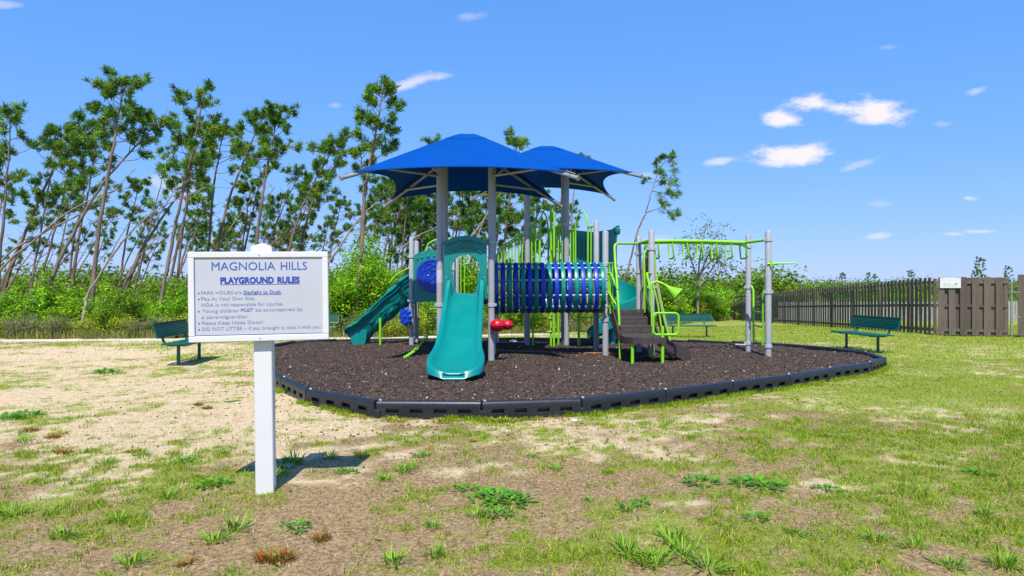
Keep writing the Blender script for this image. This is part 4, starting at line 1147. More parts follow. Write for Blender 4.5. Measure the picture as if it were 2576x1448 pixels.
MB().lathe([(.05, 0), (.075, .03), (.075, .14), (.04, .17), (0, .17)], (2.56, 16.60, 2.80), None, 12).build('scroll_end', M['teal_panel'], hood_o)

# a thin pipe lying across the mulch
pp = catmull([Vector((x_, y_, mz(x_, y_) + .025)) for x_, y_ in ((-.55, 14.9), (-.1, 14.75), (.6, 14.55), (1.2, 14.45), (1.9, 14.3), (2.3, 14.1))], 5)
tag(MB().tube(pp, .018, 6).build('thin_pipe', M['rust']), 'thin rust coloured pipe lying across the mulch under the tunnel', 'pipe')
# ------------------------------------------------------------------ rules sign
def text_mesh(s, mat_, width, cap, bold=0.0):
    cu = bpy.data.curves.new('lettering', 'FONT'); cu.body = s; cu.size = cap / .71; cu.offset = bold; cu.resolution_u = 3; cu.align_x = 'LEFT'
    o = bpy.data.objects.new('lettering_tmp', cu); COL.objects.link(o)
    dg = bpy.context.evaluated_depsgraph_get(); dg.update()
    me = bpy.data.meshes.new_from_object(o.evaluated_get(dg))
    bpy.data.objects.remove(o); bpy.data.curves.remove(cu)
    n = len(me.vertices); co = np.zeros(n * 3, np.float32); me.vertices.foreach_get('co', co); co = co.reshape(-1, 3)
    x0, x1 = co[:, 0].min(), co[:, 0].max(); co[:, 0] = (co[:, 0] - x0) * width / max(x1 - x0, 1e-6)
    co = np.stack([co[:, 0], np.zeros(n), co[:, 1]], 1).astype(np.float32)
    me.vertices.foreach_set('co', co.ravel()); me.materials.clear(); me.materials.append(mat_); me.update(); me.name = 'lettering'
    return me
sg = empty('rules_sign', (0, 0, 0))
BW, BH, BZ = .965, .645, 1.452
pw = .127
MB().box((0, 0, .85), (pw, pw, 1.84), None, .006).build('post', M['white_vinyl'], sg)
cap = MB().box((0, 0, 1.795), (pw + .022, pw + .022, .045), None, .005)
cap.loft([[Vector((sx * w_, sy * w_, z)) for sx, sy in ((-1, -1), (1, -1), (1, 1), (-1, 1))] for z, w_ in ((1.8175, .0735), (1.842, .004))], smooth=False)
cap.build('post_cap', M['white_vinyl'], sg)
by = -(pw / 2 + .022)
bd = MB().box((-.01, by, BZ), (BW - .06, .036, BH - .06)).build('board', M['sign_face'], sg)
fw_ = .042
for (cx, cz_, sx, sz) in ((0, BH / 2 - fw_ / 2, BW, fw_), (0, -BH / 2 + fw_ / 2, BW, fw_), (-BW / 2 + fw_ / 2, 0, fw_, BH - 2 * fw_), (BW / 2 - fw_ / 2, 0, fw_, BH - 2 * fw_)):
    MB().box((-.01 + cx, by - .003, BZ + cz_), (sx, .05, sz), None, .004).build('frame_strip', M['white_vinyl'], bd)
yf = by - .018 - .0012
Z_ = 1943.; ZV = 1850.
uu = lambda x: (x - 1062) / Z_ - .01
vv = lambda y: BZ + (787 - y) / ZV
for (x0, x1, y0, y1) in ((200, 1935, 246, 264), (200, 1935, 1290, 1298), (200, 214, 264, 1290), (1920, 1935, 264, 1290)):
    MB().box(((uu(x0) + uu(x1)) / 2, yf + .001, (vv(y0) + vv(y1)) / 2), (uu(x1) - uu(x0), .0012, vv(y0) - vv(y1))).build('border_line', M['ink_dark'], bd)
def put(s, x0, x1, yb_, cap_px, m_, bold=0.0):
    o = link('lettering', text_mesh(s, M[m_], (x1 - x0) / Z_, cap_px / Z_, bold), bd, (uu(x0), yf - .0008, vv(yb_)))
def rule(x0, x1, y, m_, t=5):
    MB().box(((uu(x0) + uu(x1)) / 2, yf, vv(y)), (uu(x1) - uu(x0), .001, t / Z_)).build('underline', M[m_], bd)
put('MAGNOLIA', 432, 1278, 434, 116, 'ink', 0); put('HILLS', 1352, 1708, 434, 116, 'ink', 0)
put('PLAYGROUND', 545, 1258, 608, 84, 'ink_dark', .0028); put('RULES', 1304, 1608, 608, 84, 'ink_dark', .0028); rule(545, 1612, 625, 'ink', 6)
H_ = 47
put('PARK HOURS are', 290, 822, 750, H_, 'ink_faded', 0); put('Daylight to Dusk', 852, 1352, 750, H_, 'ink', .0003); rule(850, 1356, 762, 'ink', 5); put('.', 1362, 1368, 750, H_, 'ink_faded')
put('Play At Your Own Risk,', 290, 1005, 830, H_, 'ink_faded', 0)
put('HOA is not responsible for injuries.', 292, 1380, 910, H_, 'ink_faded', 0)
put('Young children', 300, 780, 990, H_, 'ink_faded', 0); put('MUST', 812, 975, 988, H_, 'ink_dark', 0); put('be accompanied by', 1008, 1640, 986, H_, 'ink_faded', 0)
put('a parent/guardian.', 296, 915, 1070, H_, 'ink_faded', 0)
put('Please Keep Noise Down!', 298, 1100, 1150, H_, 'ink_faded', 0)
put('DO NOT LITTER \u2013 if you brought it, take it with you.', 298, 1898, 1228, H_, 'ink_faded', 0)
for y_ in (735, 815, 975, 1135, 1215):
    MB().lathe([(.0055, 0), (.0055, .001)], (uu(260), yf + .0004, vv(y_)), Matrix.Rotation(R(90), 3, 'X'), 10).build('bullet', M['ink_dark'], bd)
for y_ in (BH / 2 - .024, -BH / 2 + .020):
    MB().lathe([(.006, 0), (.004, .003), (0, .004)], (-.008, by - .028, BZ + y_), Matrix.Rotation(R(90), 3, 'X'), 8).build('screw', M['bolt'], bd)
sg.location = (-1.815, 5.04, float(gh(-1.815, 5.04)) - .02 + .01); sg.rotation_euler = (0, R(-.7), R(10))
tag(sg, 'white playground rules sign with blue lettering on a square white post', 'sign')

# ------------------------------------------------------------------ benches
def bench():
    b = empty('park_bench', (0, 0, 0)); L = 1.8
    def slab(pts, name, parent):
        return MB().loft([[Vector((x, y, z)) for y, z in pts] for x in (-L / 2, -L / 2 + .02, L / 2 - .02, L / 2)], smooth=False).build(name, M['bench'], parent)
    seat = slab([(-.24, .395), (-.245, .42), (-.225, .445), (-.05, .435), (.18, .432), (.21, .44), (.21, .425), (.18, .415), (-.05, .418), (-.215, .425), (-.228, .395)], 'seat', b)
    back = slab([(.262, .545), (.285, .535), (.375, .80), (.365, .835), (.335, .835), (.335, .815), (.352, .805), (.275, .57)], 'backrest', b)
    for i in range(7):
        t = (i + .5) / 7; MB().tube([Vector((-L / 2 + .02, .268 + .08 * t, .57 + .225 * t)), Vector((L / 2 - .02, .268 + .08 * t, .57 + .225 * t))], .009, 5).build('back_bar', M['bench'], back)
    for s in (-1, 1):
        x = s * .60
        MB().tube([Vector((x, .0, -.12)), Vector((x, .0, .40))], .032, 12).build('leg', M['bench'], b)
        MB().tube(catmull([Vector((x, -.2, .40)), Vector((x, .05, .395)), Vector((x, .20, .40)), Vector((x, .27, .47)), Vector((x, .30, .56)), Vector((x, .37, .77))], 4), .026, 8).build('bracket', M['bench'], b)
        MB().box((x, -.033, .30), (.03, .004, .045)).build('label_plate', M['grey_light'], b)
    return b
B0 = bench()
spots = [(-6.50, 13.75, 97, 'green metal park bench half hidden by the rules sign, on bare sand'),
         (6.25, 24.0, 2, 'green metal park bench facing the play set beyond the step landing'),
         (8.40, 16.4, -83, 'green metal park bench on grass beside the curved end of edging by wooden fence'),
         (-6.45, 21.6, 4, 'green metal park bench mostly hidden behind the rules sign board')]
for i, (x, y, a, lb) in enumerate(spots):
    o = B0 if i == 0 else copy_tree(B0)
    o.location = (x, y, float(gh(x, y)) + .0); o.rotation_euler = (0, 0, R(a)); tag(o, lb, 'bench', 'park benches round the mulch bed')
# litter under the bench by the fence
tag(MB().lathe([(0, 0), (.22, .0), (.25, .012), (.1, .03), (0, .02)], (7.75, 16.6, float(gh(7.75, 16.6))), None, 9, False, 1.3, .5).build('crumpled_plastic_sheet', M['litter']), 'pale crumpled plastic lying on grass under a bench', 'litter')

# ------------------------------------------------------------------ wooden fence
def board_mesh(w, h, t, seed):
    r = random.Random(seed); e = .028
    out = [(-w / 2, 0), (w / 2, 0), (w / 2, h - e), (w / 2 - e * .5, h - e * .2), (w / 2 - e * 1.1, h), (-w / 2 + e * 1.1, h), (-w / 2 + e * .5, h - e * .2), (-w / 2, h - e)]
    m = MB().prism(out, Matrix(((1, 0, 0, 0), (0, 0, 1, -t / 2), (0, 1, 0, 0), (0, 0, 0, 1))), t)
    return m.mesh('board', M['fence'])
BM = [board_mesh(.185, 1.83, .02, k) for k in range(2)]; BM_N = [board_mesh(.155, 1.83, .022, k) for k in range(2)]
def fence_run(name, label, a, b, pitch, mesh_set, both, taper=None, post_gap=2.4, m_='fence', far=False, group=None, h=1.83):
    a, b = Vector((*a, 0)), Vector((*b, 0)); d = b - a; L = d.length; u = d.normalized(); nrm = Vector((u.y, -u.x, 0)); ang_ = math.atan2(u.y, u.x)
    root = empty(name, (a.x, a.y, gzf(a.x, a.y))); ORG[root.name] = Vector(root.location)
    def top(s): return h if not taper else float(np.interp(s, [0, taper[0], L], [h, h, taper[1]]))
    n = int(L / pitch)
    for k in range(n):
        for side in ((0, 1) if both else (0,)):
            s = (k + .5 + .5 * side) * pitch
            if s > L: continue
            p = a + u * s + nrm * (.035 if side == 0 else -.035); z = gzf(p.x, p.y)
            o = link('board', random.choice(mesh_set), root, p + Vector((0, 0, z + .03)) - ORG[root.name])
            o.rotation_euler = (random.uniform(-.004, .004), random.uniform(-.009, .009), ang_); o.scale = (random.uniform(.95, 1.03), 1, (top(s) - .03) / 1.83 * random.uniform(.992, 1.006))
    for zf in (.10, .52, .92):
        m = MB(); steps_ = max(2, int(L / 2.4))
        for k in range(steps_):
            q0 = a + u * (L * k / steps_); q1 = a + u * (L * (k + 1) / steps_)
            m.loft([[q + Vector((0, 0, gzf(q.x, q.y) + top(L * kk / steps_) * zf)) + nrm * sx * .019 + Vector((0, 0, sz * .045)) for sx, sz in ((-1, -1), (1, -1), (1, 1), (-1, 1))] for q, kk in ((q0, k), (q1, k + 1))], smooth=False)
        m.build('rail', M[m_], root)
    for k in range(int(L / post_gap) + 1):
        q = a + u * min(k * post_gap, L); z = gzf(q.x, q.y); t_ = top(min(k * post_gap, L))
        MB().box(q + Vector((0, 0, z + t_ / 2 - .06)) - nrm * .05, (.09, .09, t_ + .06), Matrix.Rotation(ang_, 3, 'Z'), .006).build('fence_post', M[m_], root)
    return tag(root, label, 'fence', group), a, u, nrm
fr, fa, fu, fn = fence_run('wooden_fence', 'dark weathered picket fence with open gaps receding to the shrubs', (16.4, 52.0), (13.38, 21.65), .29, BM_N, False)
FW = fr
# the receding run tapers down at its far end
for o in FW.children:
    if o.name.startswith('board'):
        y = o.location.y + 52.0
        if y > 42: o.scale.z *= float(np.interp(y, [42, 52], [1, .62]))
fp, pa, pu, pn = fence_run('privacy_fence', 'brown shadowbox privacy fence facing the lawn with white notice on it', (13.40, 21.62), (15.12, 20.82), .305, BM, True, post_gap=1.85)
gt = empty('fence_gate', (15.3, 20.72, gzf(15.3, 20.7))); ORG[gt.name] = Vector(gt.location)
ga, gu = Vector((15.33, 20.72, 0)), pu; gn = pn; ga_ = math.atan2(gu.y, gu.x)
for k in range(9):
    for side in (0, 1):
        p = ga + gu * (.1 + (k + .5 * side) * .305 / 1.0 * .9) + gn * (.035 if side == 0 else -.035)
        o = link('board', random.choice(BM), gt, p + Vector((0, 0, .06 + gzf(p.x, p.y))) - ORG[gt.name]); o.rotation_euler = (0, random.uniform(-.006, .006), ga_); o.scale = (1, 1, 1.01)
for zz in (.25, .42, 1.45, 1.66):
    MB().box(ga + gu * 1.25 + Vector((0, 0, zz)), (2.4, .036, .085), Matrix.Rotation(ga_, 3, 'Z')).build('rail', M['fence'], gt)
gp = pa + pu * 1.98
MB().tube([Vector((gp.x, gp.y - .02, -.05)), Vector((gp.x, gp.y - .02, 1.70))], .03, 10).build('hinge_post', M['galv'], gt)
for zz in (.62, 1.38):
    MB().box(ga - gu * .06 + gn * .05 + Vector((0, 0, zz)), (.26, .012, .03), Matrix.Rotation(ga_, 3, 'Z')).build('hinge', M['galv'], gt)
tag(gt, 'brown board gate hung on metal hinges at the end of the privacy fence', 'gate')
# notice on the fence
ns = empty('fence_notice', (0, 0, 0))
nb = MB().box((0, 0, 0), (.56, .012, .325), None, .004).build('plate', M['white_vinyl'], ns)
for s_, x0, wd, zb in (('Security', -.19, .20, -.045), ('Cameras in Use', -.19, .38, -.105)):
    o = link('lettering', text_mesh(s_, M['ink_faded'], wd, .032, .0004), nb, (x0, -.0075, zb))
cm = MB().box((.14, -.007, -.03), (.06, .002, .022)).box((.185, -.007, -.024), (.03, .002, .016)).box((.12, -.007, -.045), (.015, .002, .02)); cm.build('camera_symbol', M['deck'], nb)
q = pa + pu * .40 + pn * .075
ns.location = (q.x, q.y, 1.66 + gzf(q.x, q.y)); ns.rotation_euler = (0, 0, math.atan2(pu.y, pu.x))
tag(ns, 'small white security notice fixed to the brown privacy fence', 'sign')
# a paler fence far behind, seen through the gaps
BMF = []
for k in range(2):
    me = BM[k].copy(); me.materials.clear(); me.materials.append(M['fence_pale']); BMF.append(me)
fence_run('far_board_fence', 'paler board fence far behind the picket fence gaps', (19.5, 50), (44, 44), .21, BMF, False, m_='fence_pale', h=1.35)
# ------------------------------------------------------------------ vegetation
def tufts(centers, dirs, n, L, W, pal, r):
    """sprays of narrow faces round each centre"""
    centers = np.asarray(centers); dirs = np.asarray(dirs); m = len(centers)
    d = r.normal(0, 1, (m, n, 3)); d /= np.linalg.norm(d, axis=2, keepdims=True)
    d = d * .85 + dirs[:, None, :] * .6 + np.array([0, 0, .15]); d /= np.linalg.norm(d, axis=2, keepdims=True)
    s = np.cross(d, r.normal(0, 1, (m, n, 3))); s /= np.linalg.norm(s, axis=2, keepdims=True) + 1e-9
    l = L * r.uniform(.6, 1.15, (m, n, 1)); o = centers[:, None, :] + r.normal(0, L * .18, (m, n, 3))
    w = W * r.uniform(.7, 1.3, (m, n, 1))
    v = np.stack([o - s * w * .4, o + s * w * .4, o + d * l * .6 + s * w * .5, o + d * l], 2)
    k = r.uniform(.65, 1.35, (m, 1, 1)) * r.uniform(.8, 1.2, (m, n, 1))
    c = pal[r.integers(0, len(pal), m)][:, None, :] * k
    nn = m * n
    f = np.array([[0, 1, 2], [0, 2, 3]])[None] + 4 * np.arange(nn)[:, None, None]
    return v.reshape(-1, 3), f.reshape(-1, 3), np.repeat(c.reshape(-1, 3), 4, 0)
PINE = np.array([[.09, .22, .018], [.15, .31, .020], [.10, .24, .026], [.21, .35, .024], [.045, .125, .018]])
def pine(name, label, pts, r0, crown, cat='pine tree', group=None, bark='bark', seed=0, base=None, nneed=34):
    """pts: trunk centreline; crown = (start fraction, radius, limbs, tufts per limb)"""
    r = np.random.default_rng(seed + 100); pts = [Vector(p) for p in pts]
    g = gzf(pts[0].x, pts[0].y)
    if pts[0].z > g + .05:                       # carry the trunk down to the ground
        d = (pts[0] - pts[1]); d = d / max(abs(d.z), .3); d.x = max(-.35, min(.35, d.x * .6)); d.z = -1
        pts = [pts[0] + d * (pts[0].z - g + .15)] + pts
    pts[0].z = gzf(pts[0].x, pts[0].y) - .12
    org = Vector((pts[0].x, pts[0].y, pts[0].z + .12))
    line = catmull(pts, 7); n = len(line)
    line = [p + Vector((r.normal(0, .012), r.normal(0, .012), 0)) if 0 < i < n - 1 else p for i, p in enumerate(line)]
    root = empty(name, org); r0 = r0 * .68
    tm = MB(); tm.tube(line, [r0 * (1 - .82 * (i / (n - 1))) for i in range(n)], 9)
    C, D = [], []
    st, rad, nl, nt = crown; st = st + (.95 - st) * .22; nl = int(nl * .72) if nl > 8 else nl
    def at(s):
        k = min(int(s * (n - 1)), n - 2); return line[k].lerp(line[k + 1], s * (n - 1) - k)
    for i in range(nl):
        s = st + (1 - st) * ((i + r.uniform(0, 1)) / nl) ** .9; s = min(s, .995); p = at(s)
        q = (s - st) / (1 - st + 1e-6)
        ln = rad * (.45 + .75 * math.sin(math.pi * min(1, .22 + q * .75))) * r.uniform(.45, 1.15)
        a = i * 2.399 + r.uniform(-.6, .6); el = r.uniform(.05, .75) + .35 * q
        d = Vector((math.cos(a) * math.cos(el), math.sin(a) * math.cos(el), math.sin(el)))
        e = p + d * ln + Vector((0, 0, -.05 * ln)); mid = p.lerp(e, .5) + Vector((0, 0, -.08 * ln))
        tm.tube([p, mid, e], [max(.012, r0 * .20 * (1 - .5 * q)), .014, .006], 4)
        for k in range(nt):
            t = .68 + .38 * (k + r.uniform(0, 1)) / nt
            c = p.lerp(e, min(t, 1.05)) + Vector(tuple(r.normal(0, .085 * rad ** .5, 3)))
            C.append(tuple(c)); D.append(tuple(d))
    for i in range(int(6 * (1 - st) / .4)):          # dead twigs below the crown
        s = st * r.uniform(.55, 1.0); p = at(s); a = r.uniform(0, 6.28); d = Vector((math.cos(a), math.sin(a), r.uniform(-.1, .5))) * r.uniform(.25, .8)
        tm.tube([p, p + d], [.012, .005], 3)
    tm.build('trunk', M[bark], root)
    if C:
        v, f, c = tufts(C, D, nneed, .22, .034, PINE, r)
        link('crown', np_mesh('crown', v - np.array(org)[None], f, M['needles'], {'tint': c}), root)
    return tag(root, label, cat, group)
GP = 'storm-bent pines behind the playground'
TOPS = {(26, 290): 'upright pine with broad crown standing apart at the open end of the stand', (398, 305): 'strongly leaning pine whose crown hangs over the gap beside the tallest pine', (500, 400): 'long leaning trunk with small sparse crown reaching behind the tufted tall pine',
        (512, 236): 'tall tufted leaning pine standing over the bench half hidden by the sign', (660, 300): 'leaning pine with thin sparse crown rising above the sign cap', (700, 288): 'full-crowned leaning pine rising straight behind the rules sign',
        (845, 362): 'slim leaning pine with open crown between the rules sign and the front canopy', (868, 380): 'slim leaning pine just short of the tall double-crowned pine', (908, 380): 'second thinner trunk growing close against the tall double-crowned pine',
        (1032, 462): 'bushy low-crowned pine seen under the front canopy edge beside the maze panel', (1302, 348): 'upright pine whose top shows between the two blue canopies', (1088, 362): 'upright pine whose top peeks over the ridge of the front canopy', (1466, 398): 'leaning pine seen between canopy posts beyond the second canopy', (225, 310): 'leaning pine whose crown touches the tallest pine'}
LBL = {'lean': 'leaning slender pine with tufted crown in the stand behind the playground', 'up': 'upright slender pine with tufted crown in the stand behind the playground', 'bare': 'bare leaning grey trunk among the pines behind the playground'}
def pp_(pts, D, dd=0.0): return [P(x, y, D + dd * i / max(1, len(pts) - 1)) for i, (x, y) in enumerate(pts)]
TREES = [  # pixels of the trunk, distance, kind, trunk radius, crown
    ([(-4, 690), (8, 560), (20, 420), (26, 290)], 27, 'up', .13, (.52, 1.15, 26, 7)),
    ([(24, 690), (119, 457), (170, 390), (225, 310)], 29, 'lean', .12, (.55, 1.1, 26, 7)),
    ([(71, 765), (85, 680), (123, 466), (150, 330)], 28, 'lean', .11, (.55, 1.0, 24, 7)),
    ([(88, 755), (135, 590), (165, 470), (185, 350)], 31, 'lean', .11, (.5, 1.1, 24, 7)),
    ([(112, 770), (140, 675), (204, 551), (266, 452), (351, 357), (398, 305)], 26.5, 'lean', .14, (.66, 1.05, 26, 7)),
    ([(180, 755), (200, 585), (224, 475), (248, 320)], 28, 'lean', .13, (.58, .95, 24, 7)),
    ([(170, 760), (186, 600), (212, 470), (190, 330)], 33, 'up', .11, (.5, 1.1, 22, 7)),
    ([(230, 780), (246, 600), (275, 423), (297, 300), (312, 216)], 26, 'up', .16, (.62, 1.12, 32, 8)),
    ([(311, 755), (351, 640), (410, 545), (470, 460), (500, 400)], 29, 'lean', .13, (.72, .8, 14, 6)),
    ([(332, 758), (370, 600), (395, 500), (420, 400)], 30, 'bare', .08, (.8, .4, 5, 2)),
    ([(403, 778), (427, 637), (457, 495), (485, 380), (512, 236)], 26, 'lean', .15, (.52, 1.15, 32, 8)),
    ([(430, 700), (470, 520), (476, 455), (480, 330)], 33, 'up', .12, (.5, 1.1, 22, 7)),
    ([(447, 700), (475, 460), (500, 360), (545, 330)], 32, 'lean', .11, (.5, 1.1, 24, 7)),
    ([(521, 690), (536, 482), (550, 400), (560, 335)], 31, 'up', .12, (.5, 1.05, 24, 7)),
    ([(530, 690), (576, 504), (625, 375), (660, 300)], 28, 'lean', .12, (.58, .85, 20, 6)),
    ([(636, 690), (661, 490), (678, 393), (700, 288)], 27.5, 'lean', .14, (.55, 1.05, 30, 8)),
    ([(600, 690), (640, 520), (655, 430), (640, 380)], 36, 'up', .11, (.4, 1.2, 22, 7)),
    ([(650, 700), (679, 606), (714, 517), (759, 428)], 30, 'bare', .09, (.82, .5, 6, 2)),
    ([(700, 720), (728, 624), (759, 522), (803, 437), (845, 362)], 28, 'lean', .11, (.5, .95, 24, 7)),
    ([(740, 720), (770, 560), (800, 480), (868, 380)], 31, 'lean', .11, (.55, 1.0, 22, 6)),
    ([(893, 790), (904, 700), (910, 615), (919, 482), (937, 384), (950, 310), (964, 222)], 25.5, 'up', .17, (.60, 1.12, 34, 8)),
    ([(905, 720), (910, 560), (915, 470), (908, 380)], 28, 'up', .12, (.62, .75, 18, 6)),
    ([(960, 730), (985, 600), (1010, 520), (1040, 440)], 32, 'lean', .12, (.45, 1.1, 24, 7)),
    ([(1020, 740), (1045, 620), (1060, 540), (1070, 470)], 34, 'up', .11, (.35, 1.3, 26, 7)),
    ([(1165, 740), (1200, 600), (1228, 520), (1250, 460)], 33, 'lean', .11, (.4, 1.0, 20, 6)),
    ([(1255, 740), (1270, 600), (1285, 480), (1302, 348)], 29, 'up', .13, (.42, .95, 26, 7)),
    ([(1120, 740), (1100, 560), (1095, 450), (1088, 362)], 34, 'up', .11, (.45, 1.0, 20, 6)),
    ([(1440, 740), (1438, 560), (1446, 470), (1466, 398)], 40, 'lean', .11, (.72, .9, 12, 5)),
    ([(1340, 740), (1345, 620), (1350, 540), (1352, 470)], 36, 'up', .1, (.4, .9, 18, 6)),
    ([(1008, 740), (1014, 620), (1022, 540), (1032, 462)], 31, 'up', .10, (.12, 1.15, 30, 7)),
    ([(1052, 740), (1058, 610), (1064, 520), (1070, 455)], 33, 'up', .10, (.12, 1.1, 28, 7)),
    ([(1128, 740), (1136, 610), (1150, 530), (1168, 450)], 32, 'lean', .10, (.15, 1.2, 30, 7)),
    ([(1190, 740), (1196, 620), (1204, 540), (1214, 440)], 34, 'up', .10, (.12, 1.2, 30, 7)),
    ([(1238, 740), (1246, 620), (1256, 540), (1268, 440)], 35, 'up', .10, (.15, 1.1, 28, 7)),
    ([(1312, 740), (1318, 620), (1326, 540), (1334, 450)], 35, 'up', .10, (.15, 1.0, 26, 7)),
    ([(975, 740), (985, 620), (994, 540), (1000, 480)], 34, 'up', .10, (.15, 1.1, 26, 7)),
]
for i, (px, D, kind, r0, cr) in enumerate(TREES):
    big = px[-1] in ((312, 216), (964, 222))
    lab = LBL[kind]; grp = GP if kind != 'bare' else 'bare leaning trunks among the pines'
    lab = TOPS.get(px[-1], lab)
    if cr[0] < .2 and px[-1] not in TOPS: lab = 'bushy low-crowned pine filling the view behind the play set between canopy and tunnel'
    if px[-1] == (312, 216): lab, grp = 'tallest pine of the stand behind the bench half hidden by the sign', GP
    if px[-1] == (964, 222): lab, grp = 'tall double-crowned pine rising just beside the front blue canopy', GP
    pine('pine_tree', lab, pp_(px, D, 1.0 if kind == 'lean' else .3), r0, cr, group=grp, seed=i)
BARE = [([(0, 680), (80, 610), (166, 537), (265, 486), (354, 466)], 27, .085), ([(0, 660), (100, 590), (200, 540), (266, 497), (342, 423)], 28, .08),
        ([(207, 806), (214, 770), (228, 727), (308, 608), (380, 537), (450, 500), (520, 470)], 25, .10), ([(520, 690), (556, 611), (616, 522), (661, 460)], 28, .075),
        ([(640, 660), (687, 611), (759, 548), (821, 508)], 29, .06), ([(700, 680), (763, 611), (820, 570), (890, 535)], 30, .055),
        ([(790, 715), (834, 651), (901, 553), (940, 515), (985, 470)], 25.8, .095), ([(1090, 720), (1150, 640), (1210, 560), (1262, 480)], 29, .085),
        ([(1170, 700), (1195, 610), (1225, 540), (1268, 470)], 31, .06), ([(960, 680), (1040, 600), (1090, 575), (1130, 545)], 30, .06), ([(1240, 680), (1290, 620), (1330, 580), (1385, 540)], 33, .05),
        ([(290, 780), (360, 640), (420, 575), (470, 560)], 30, .06), ([(1475, 700), (1472, 640), (1476, 600)], 34, .07), ([(1635, 700), (1645, 660), (1655, 640)], 38, .1)]
for i, (px, D, r0) in enumerate(BARE):
    snag = i >= 12
    pine('bare_trunk', LBL['bare'] if not snag else 'short broken grey snag standing among shrubs behind the spiral slide', pp_(px, D, 1.2), r0, (.7, .5, 5, 0), 'dead tree', 'bare leaning trunks among the pines' if not snag else 'broken snags among the shrubs', 'bark_bare', 300 + i)
rq = random.Random(31)
for k in range(30):                                  # thin leaning trunks deep in the stand
    x0 = rq.uniform(-20, 900); D = rq.uniform(27, 38); ln = rq.uniform(120, 330); ang_ = R(rq.gauss(62, 13)); y0 = 735
    px = [(x0, y0), (x0 + ln * .5 * math.cos(ang_), y0 - ln * .52 * math.sin(ang_)), (x0 + ln * 1.08 * math.cos(ang_), y0 - ln * .97 * math.sin(ang_))]
    pine('leaning_trunk', 'thin dark leaning trunk crossing between the pines behind the playground', pp_(px, D, .8), rq.uniform(.045, .085), (.75, .5, 5, 2 if k % 3 == 0 else 0), 'dead tree', 'thin leaning trunks in the stand', 'bark', 500 + k)
lone = pine('pine_tree', 'lone thin leaning pine with one-sided crown above the overhead ladder', [P(1560, 740, 38), P(1578, 680, 38), P(1603, 585, 38), P(1618, 548, 38), P(1625, 535, 38), P(1640, 480, 38), P(1662, 420, 38), P(1686, 400, 38)], .10, (.70, .75, 14, 5), seed=77)
# its drooping tufts
r_ = np.random.default_rng(5)
C = [tuple(P(x + r_.normal(0, 5), y + r_.normal(0, 5), 38 + r_.normal(0, .4))) for x, y in [(1690, 410), (1700, 430), (1672, 445), (1690, 460), (1702, 455), (1680, 480), (1695, 492), (1665, 500), (1672, 512), (1685, 540), (1692, 545), (1700, 535), (1668, 525), (1706, 490)] for k in range(4)]
v, f, c = tufts(C, np.zeros((len(C), 3)), 24, .3, .035, PINE, r_)
link('crown_spray', np_mesh('crown_spray', v - np.array(ORG[lone.name])[None], f, M['needles'], {'tint': c}), lone)
tw = MB()
for a, b in (((1640, 480), (1700, 492)), ((1625, 535), (1668, 520)), ((1668, 520), (1690, 543)), ((1650, 455), (1700, 455))): tw.tube([P(*a, 38), P(*b, 38)], [.03, .012], 4)
tw.build('limb', M['bark'], lone)
# rows behind: copies of a few pines
protos = [o for o in COL.objects if o.name.startswith('pine_tree') and o.parent is None and o is not lone][:29]
protos = [protos[k] for k in (0, 3, 7, 10, 13, 15, 18)]
rb = random.Random(12)
for k in range(54):
    x_px = rb.uniform(-60, 1060) if k < 44 else rb.uniform(1060, 1420); D = rb.uniform(33, 54)
    x = (x_px - 1288) / F * D
    o = copy_tree(rb.choice(protos)); s = rb.uniform(.66, .95)
    o.location = (x, D, gzf(x, D)); o.rotation_euler = (rb.uniform(-.08, .08), rb.uniform(.0, .22), rb.uniform(-.5, .5)); o.scale = (s * rb.choice((1, 1)), s, s)
    tag(o, 'pine in the deeper rows of the stand behind the playground', 'pine tree', 'pines in the deeper rows')
for (x_px, D, s) in ((2480, 78, .62), (2468, 90, .5), (2215, 95, .5), (2540, 95, .58), (2300, 110, .55), (2120, 105, .5), (2180, 120, .6)):
    x = (x_px - 1288) / F * D; o = copy_tree(protos[rb.randrange(4)]); o.location = (x, D, gzf(x, D)); o.scale = (s, s, s); o.rotation_euler = (0, 0, rb.uniform(0, 6))
    tag(o, 'small far pine poking above the wooden fence', 'pine tree', 'far pines above the fence')

# ---- shrubs
def leaf_cloud(C, n, L, W, pal, r, spread):
    C = np.asarray(C); m = len(C)
    o = C[:, None, :] + r.normal(0, spread, (m, n, 3))
    d = r.normal(0, 1, (m, n, 3)); d[:, :, 2] = d[:, :, 2] * .5 + .1; d /= np.linalg.norm(d, axis=2, keepdims=True)
    s = np.cross(d, np.array([0, 0, 1.0]) + r.normal(0, .5, (m, n, 3))); s /= np.linalg.norm(s, axis=2, keepdims=True) + 1e-9
    l = L * r.uniform(.6, 1.3, (m, n, 1)); w = W * r.uniform(.7, 1.2, (m, n, 1))
    v = np.stack([o, o + d * l * .5 + s * w * .5, o + d * l, o + d * l * .5 - s * w * .5], 2)
    k = r.uniform(.6, 1.35, (m, 1, 1)) * r.uniform(.8, 1.2, (m, n, 1)); c = pal[r.integers(0, len(pal), m)][:, None, :] * k
    nn = m * n; f = np.array([[0, 1, 2], [0, 2, 3]])[None] + 4 * np.arange(nn)[:, None, None]
    return v.reshape(-1, 3), f.reshape(-1, 3), np.repeat(c.reshape(-1, 3), 4, 0)
PALS = {'bright': np.array([[.22, .50, .010], [.30, .57, .014], [.17, .40, .010], [.38, .60, .02]]), 'mid': np.array([[.17, .33, .014], [.24, .40, .018], [.12, .26, .014], [.30, .43, .02]]),
        'yellow': np.array([[.44, .53, .018], [.35, .46, .018], [.52, .56, .03], [.28, .38, .02]]), 'grey': np.array([[.20, .25, .07], [.26, .29, .10], [.16, .21, .055], [.30, .28, .13]])}
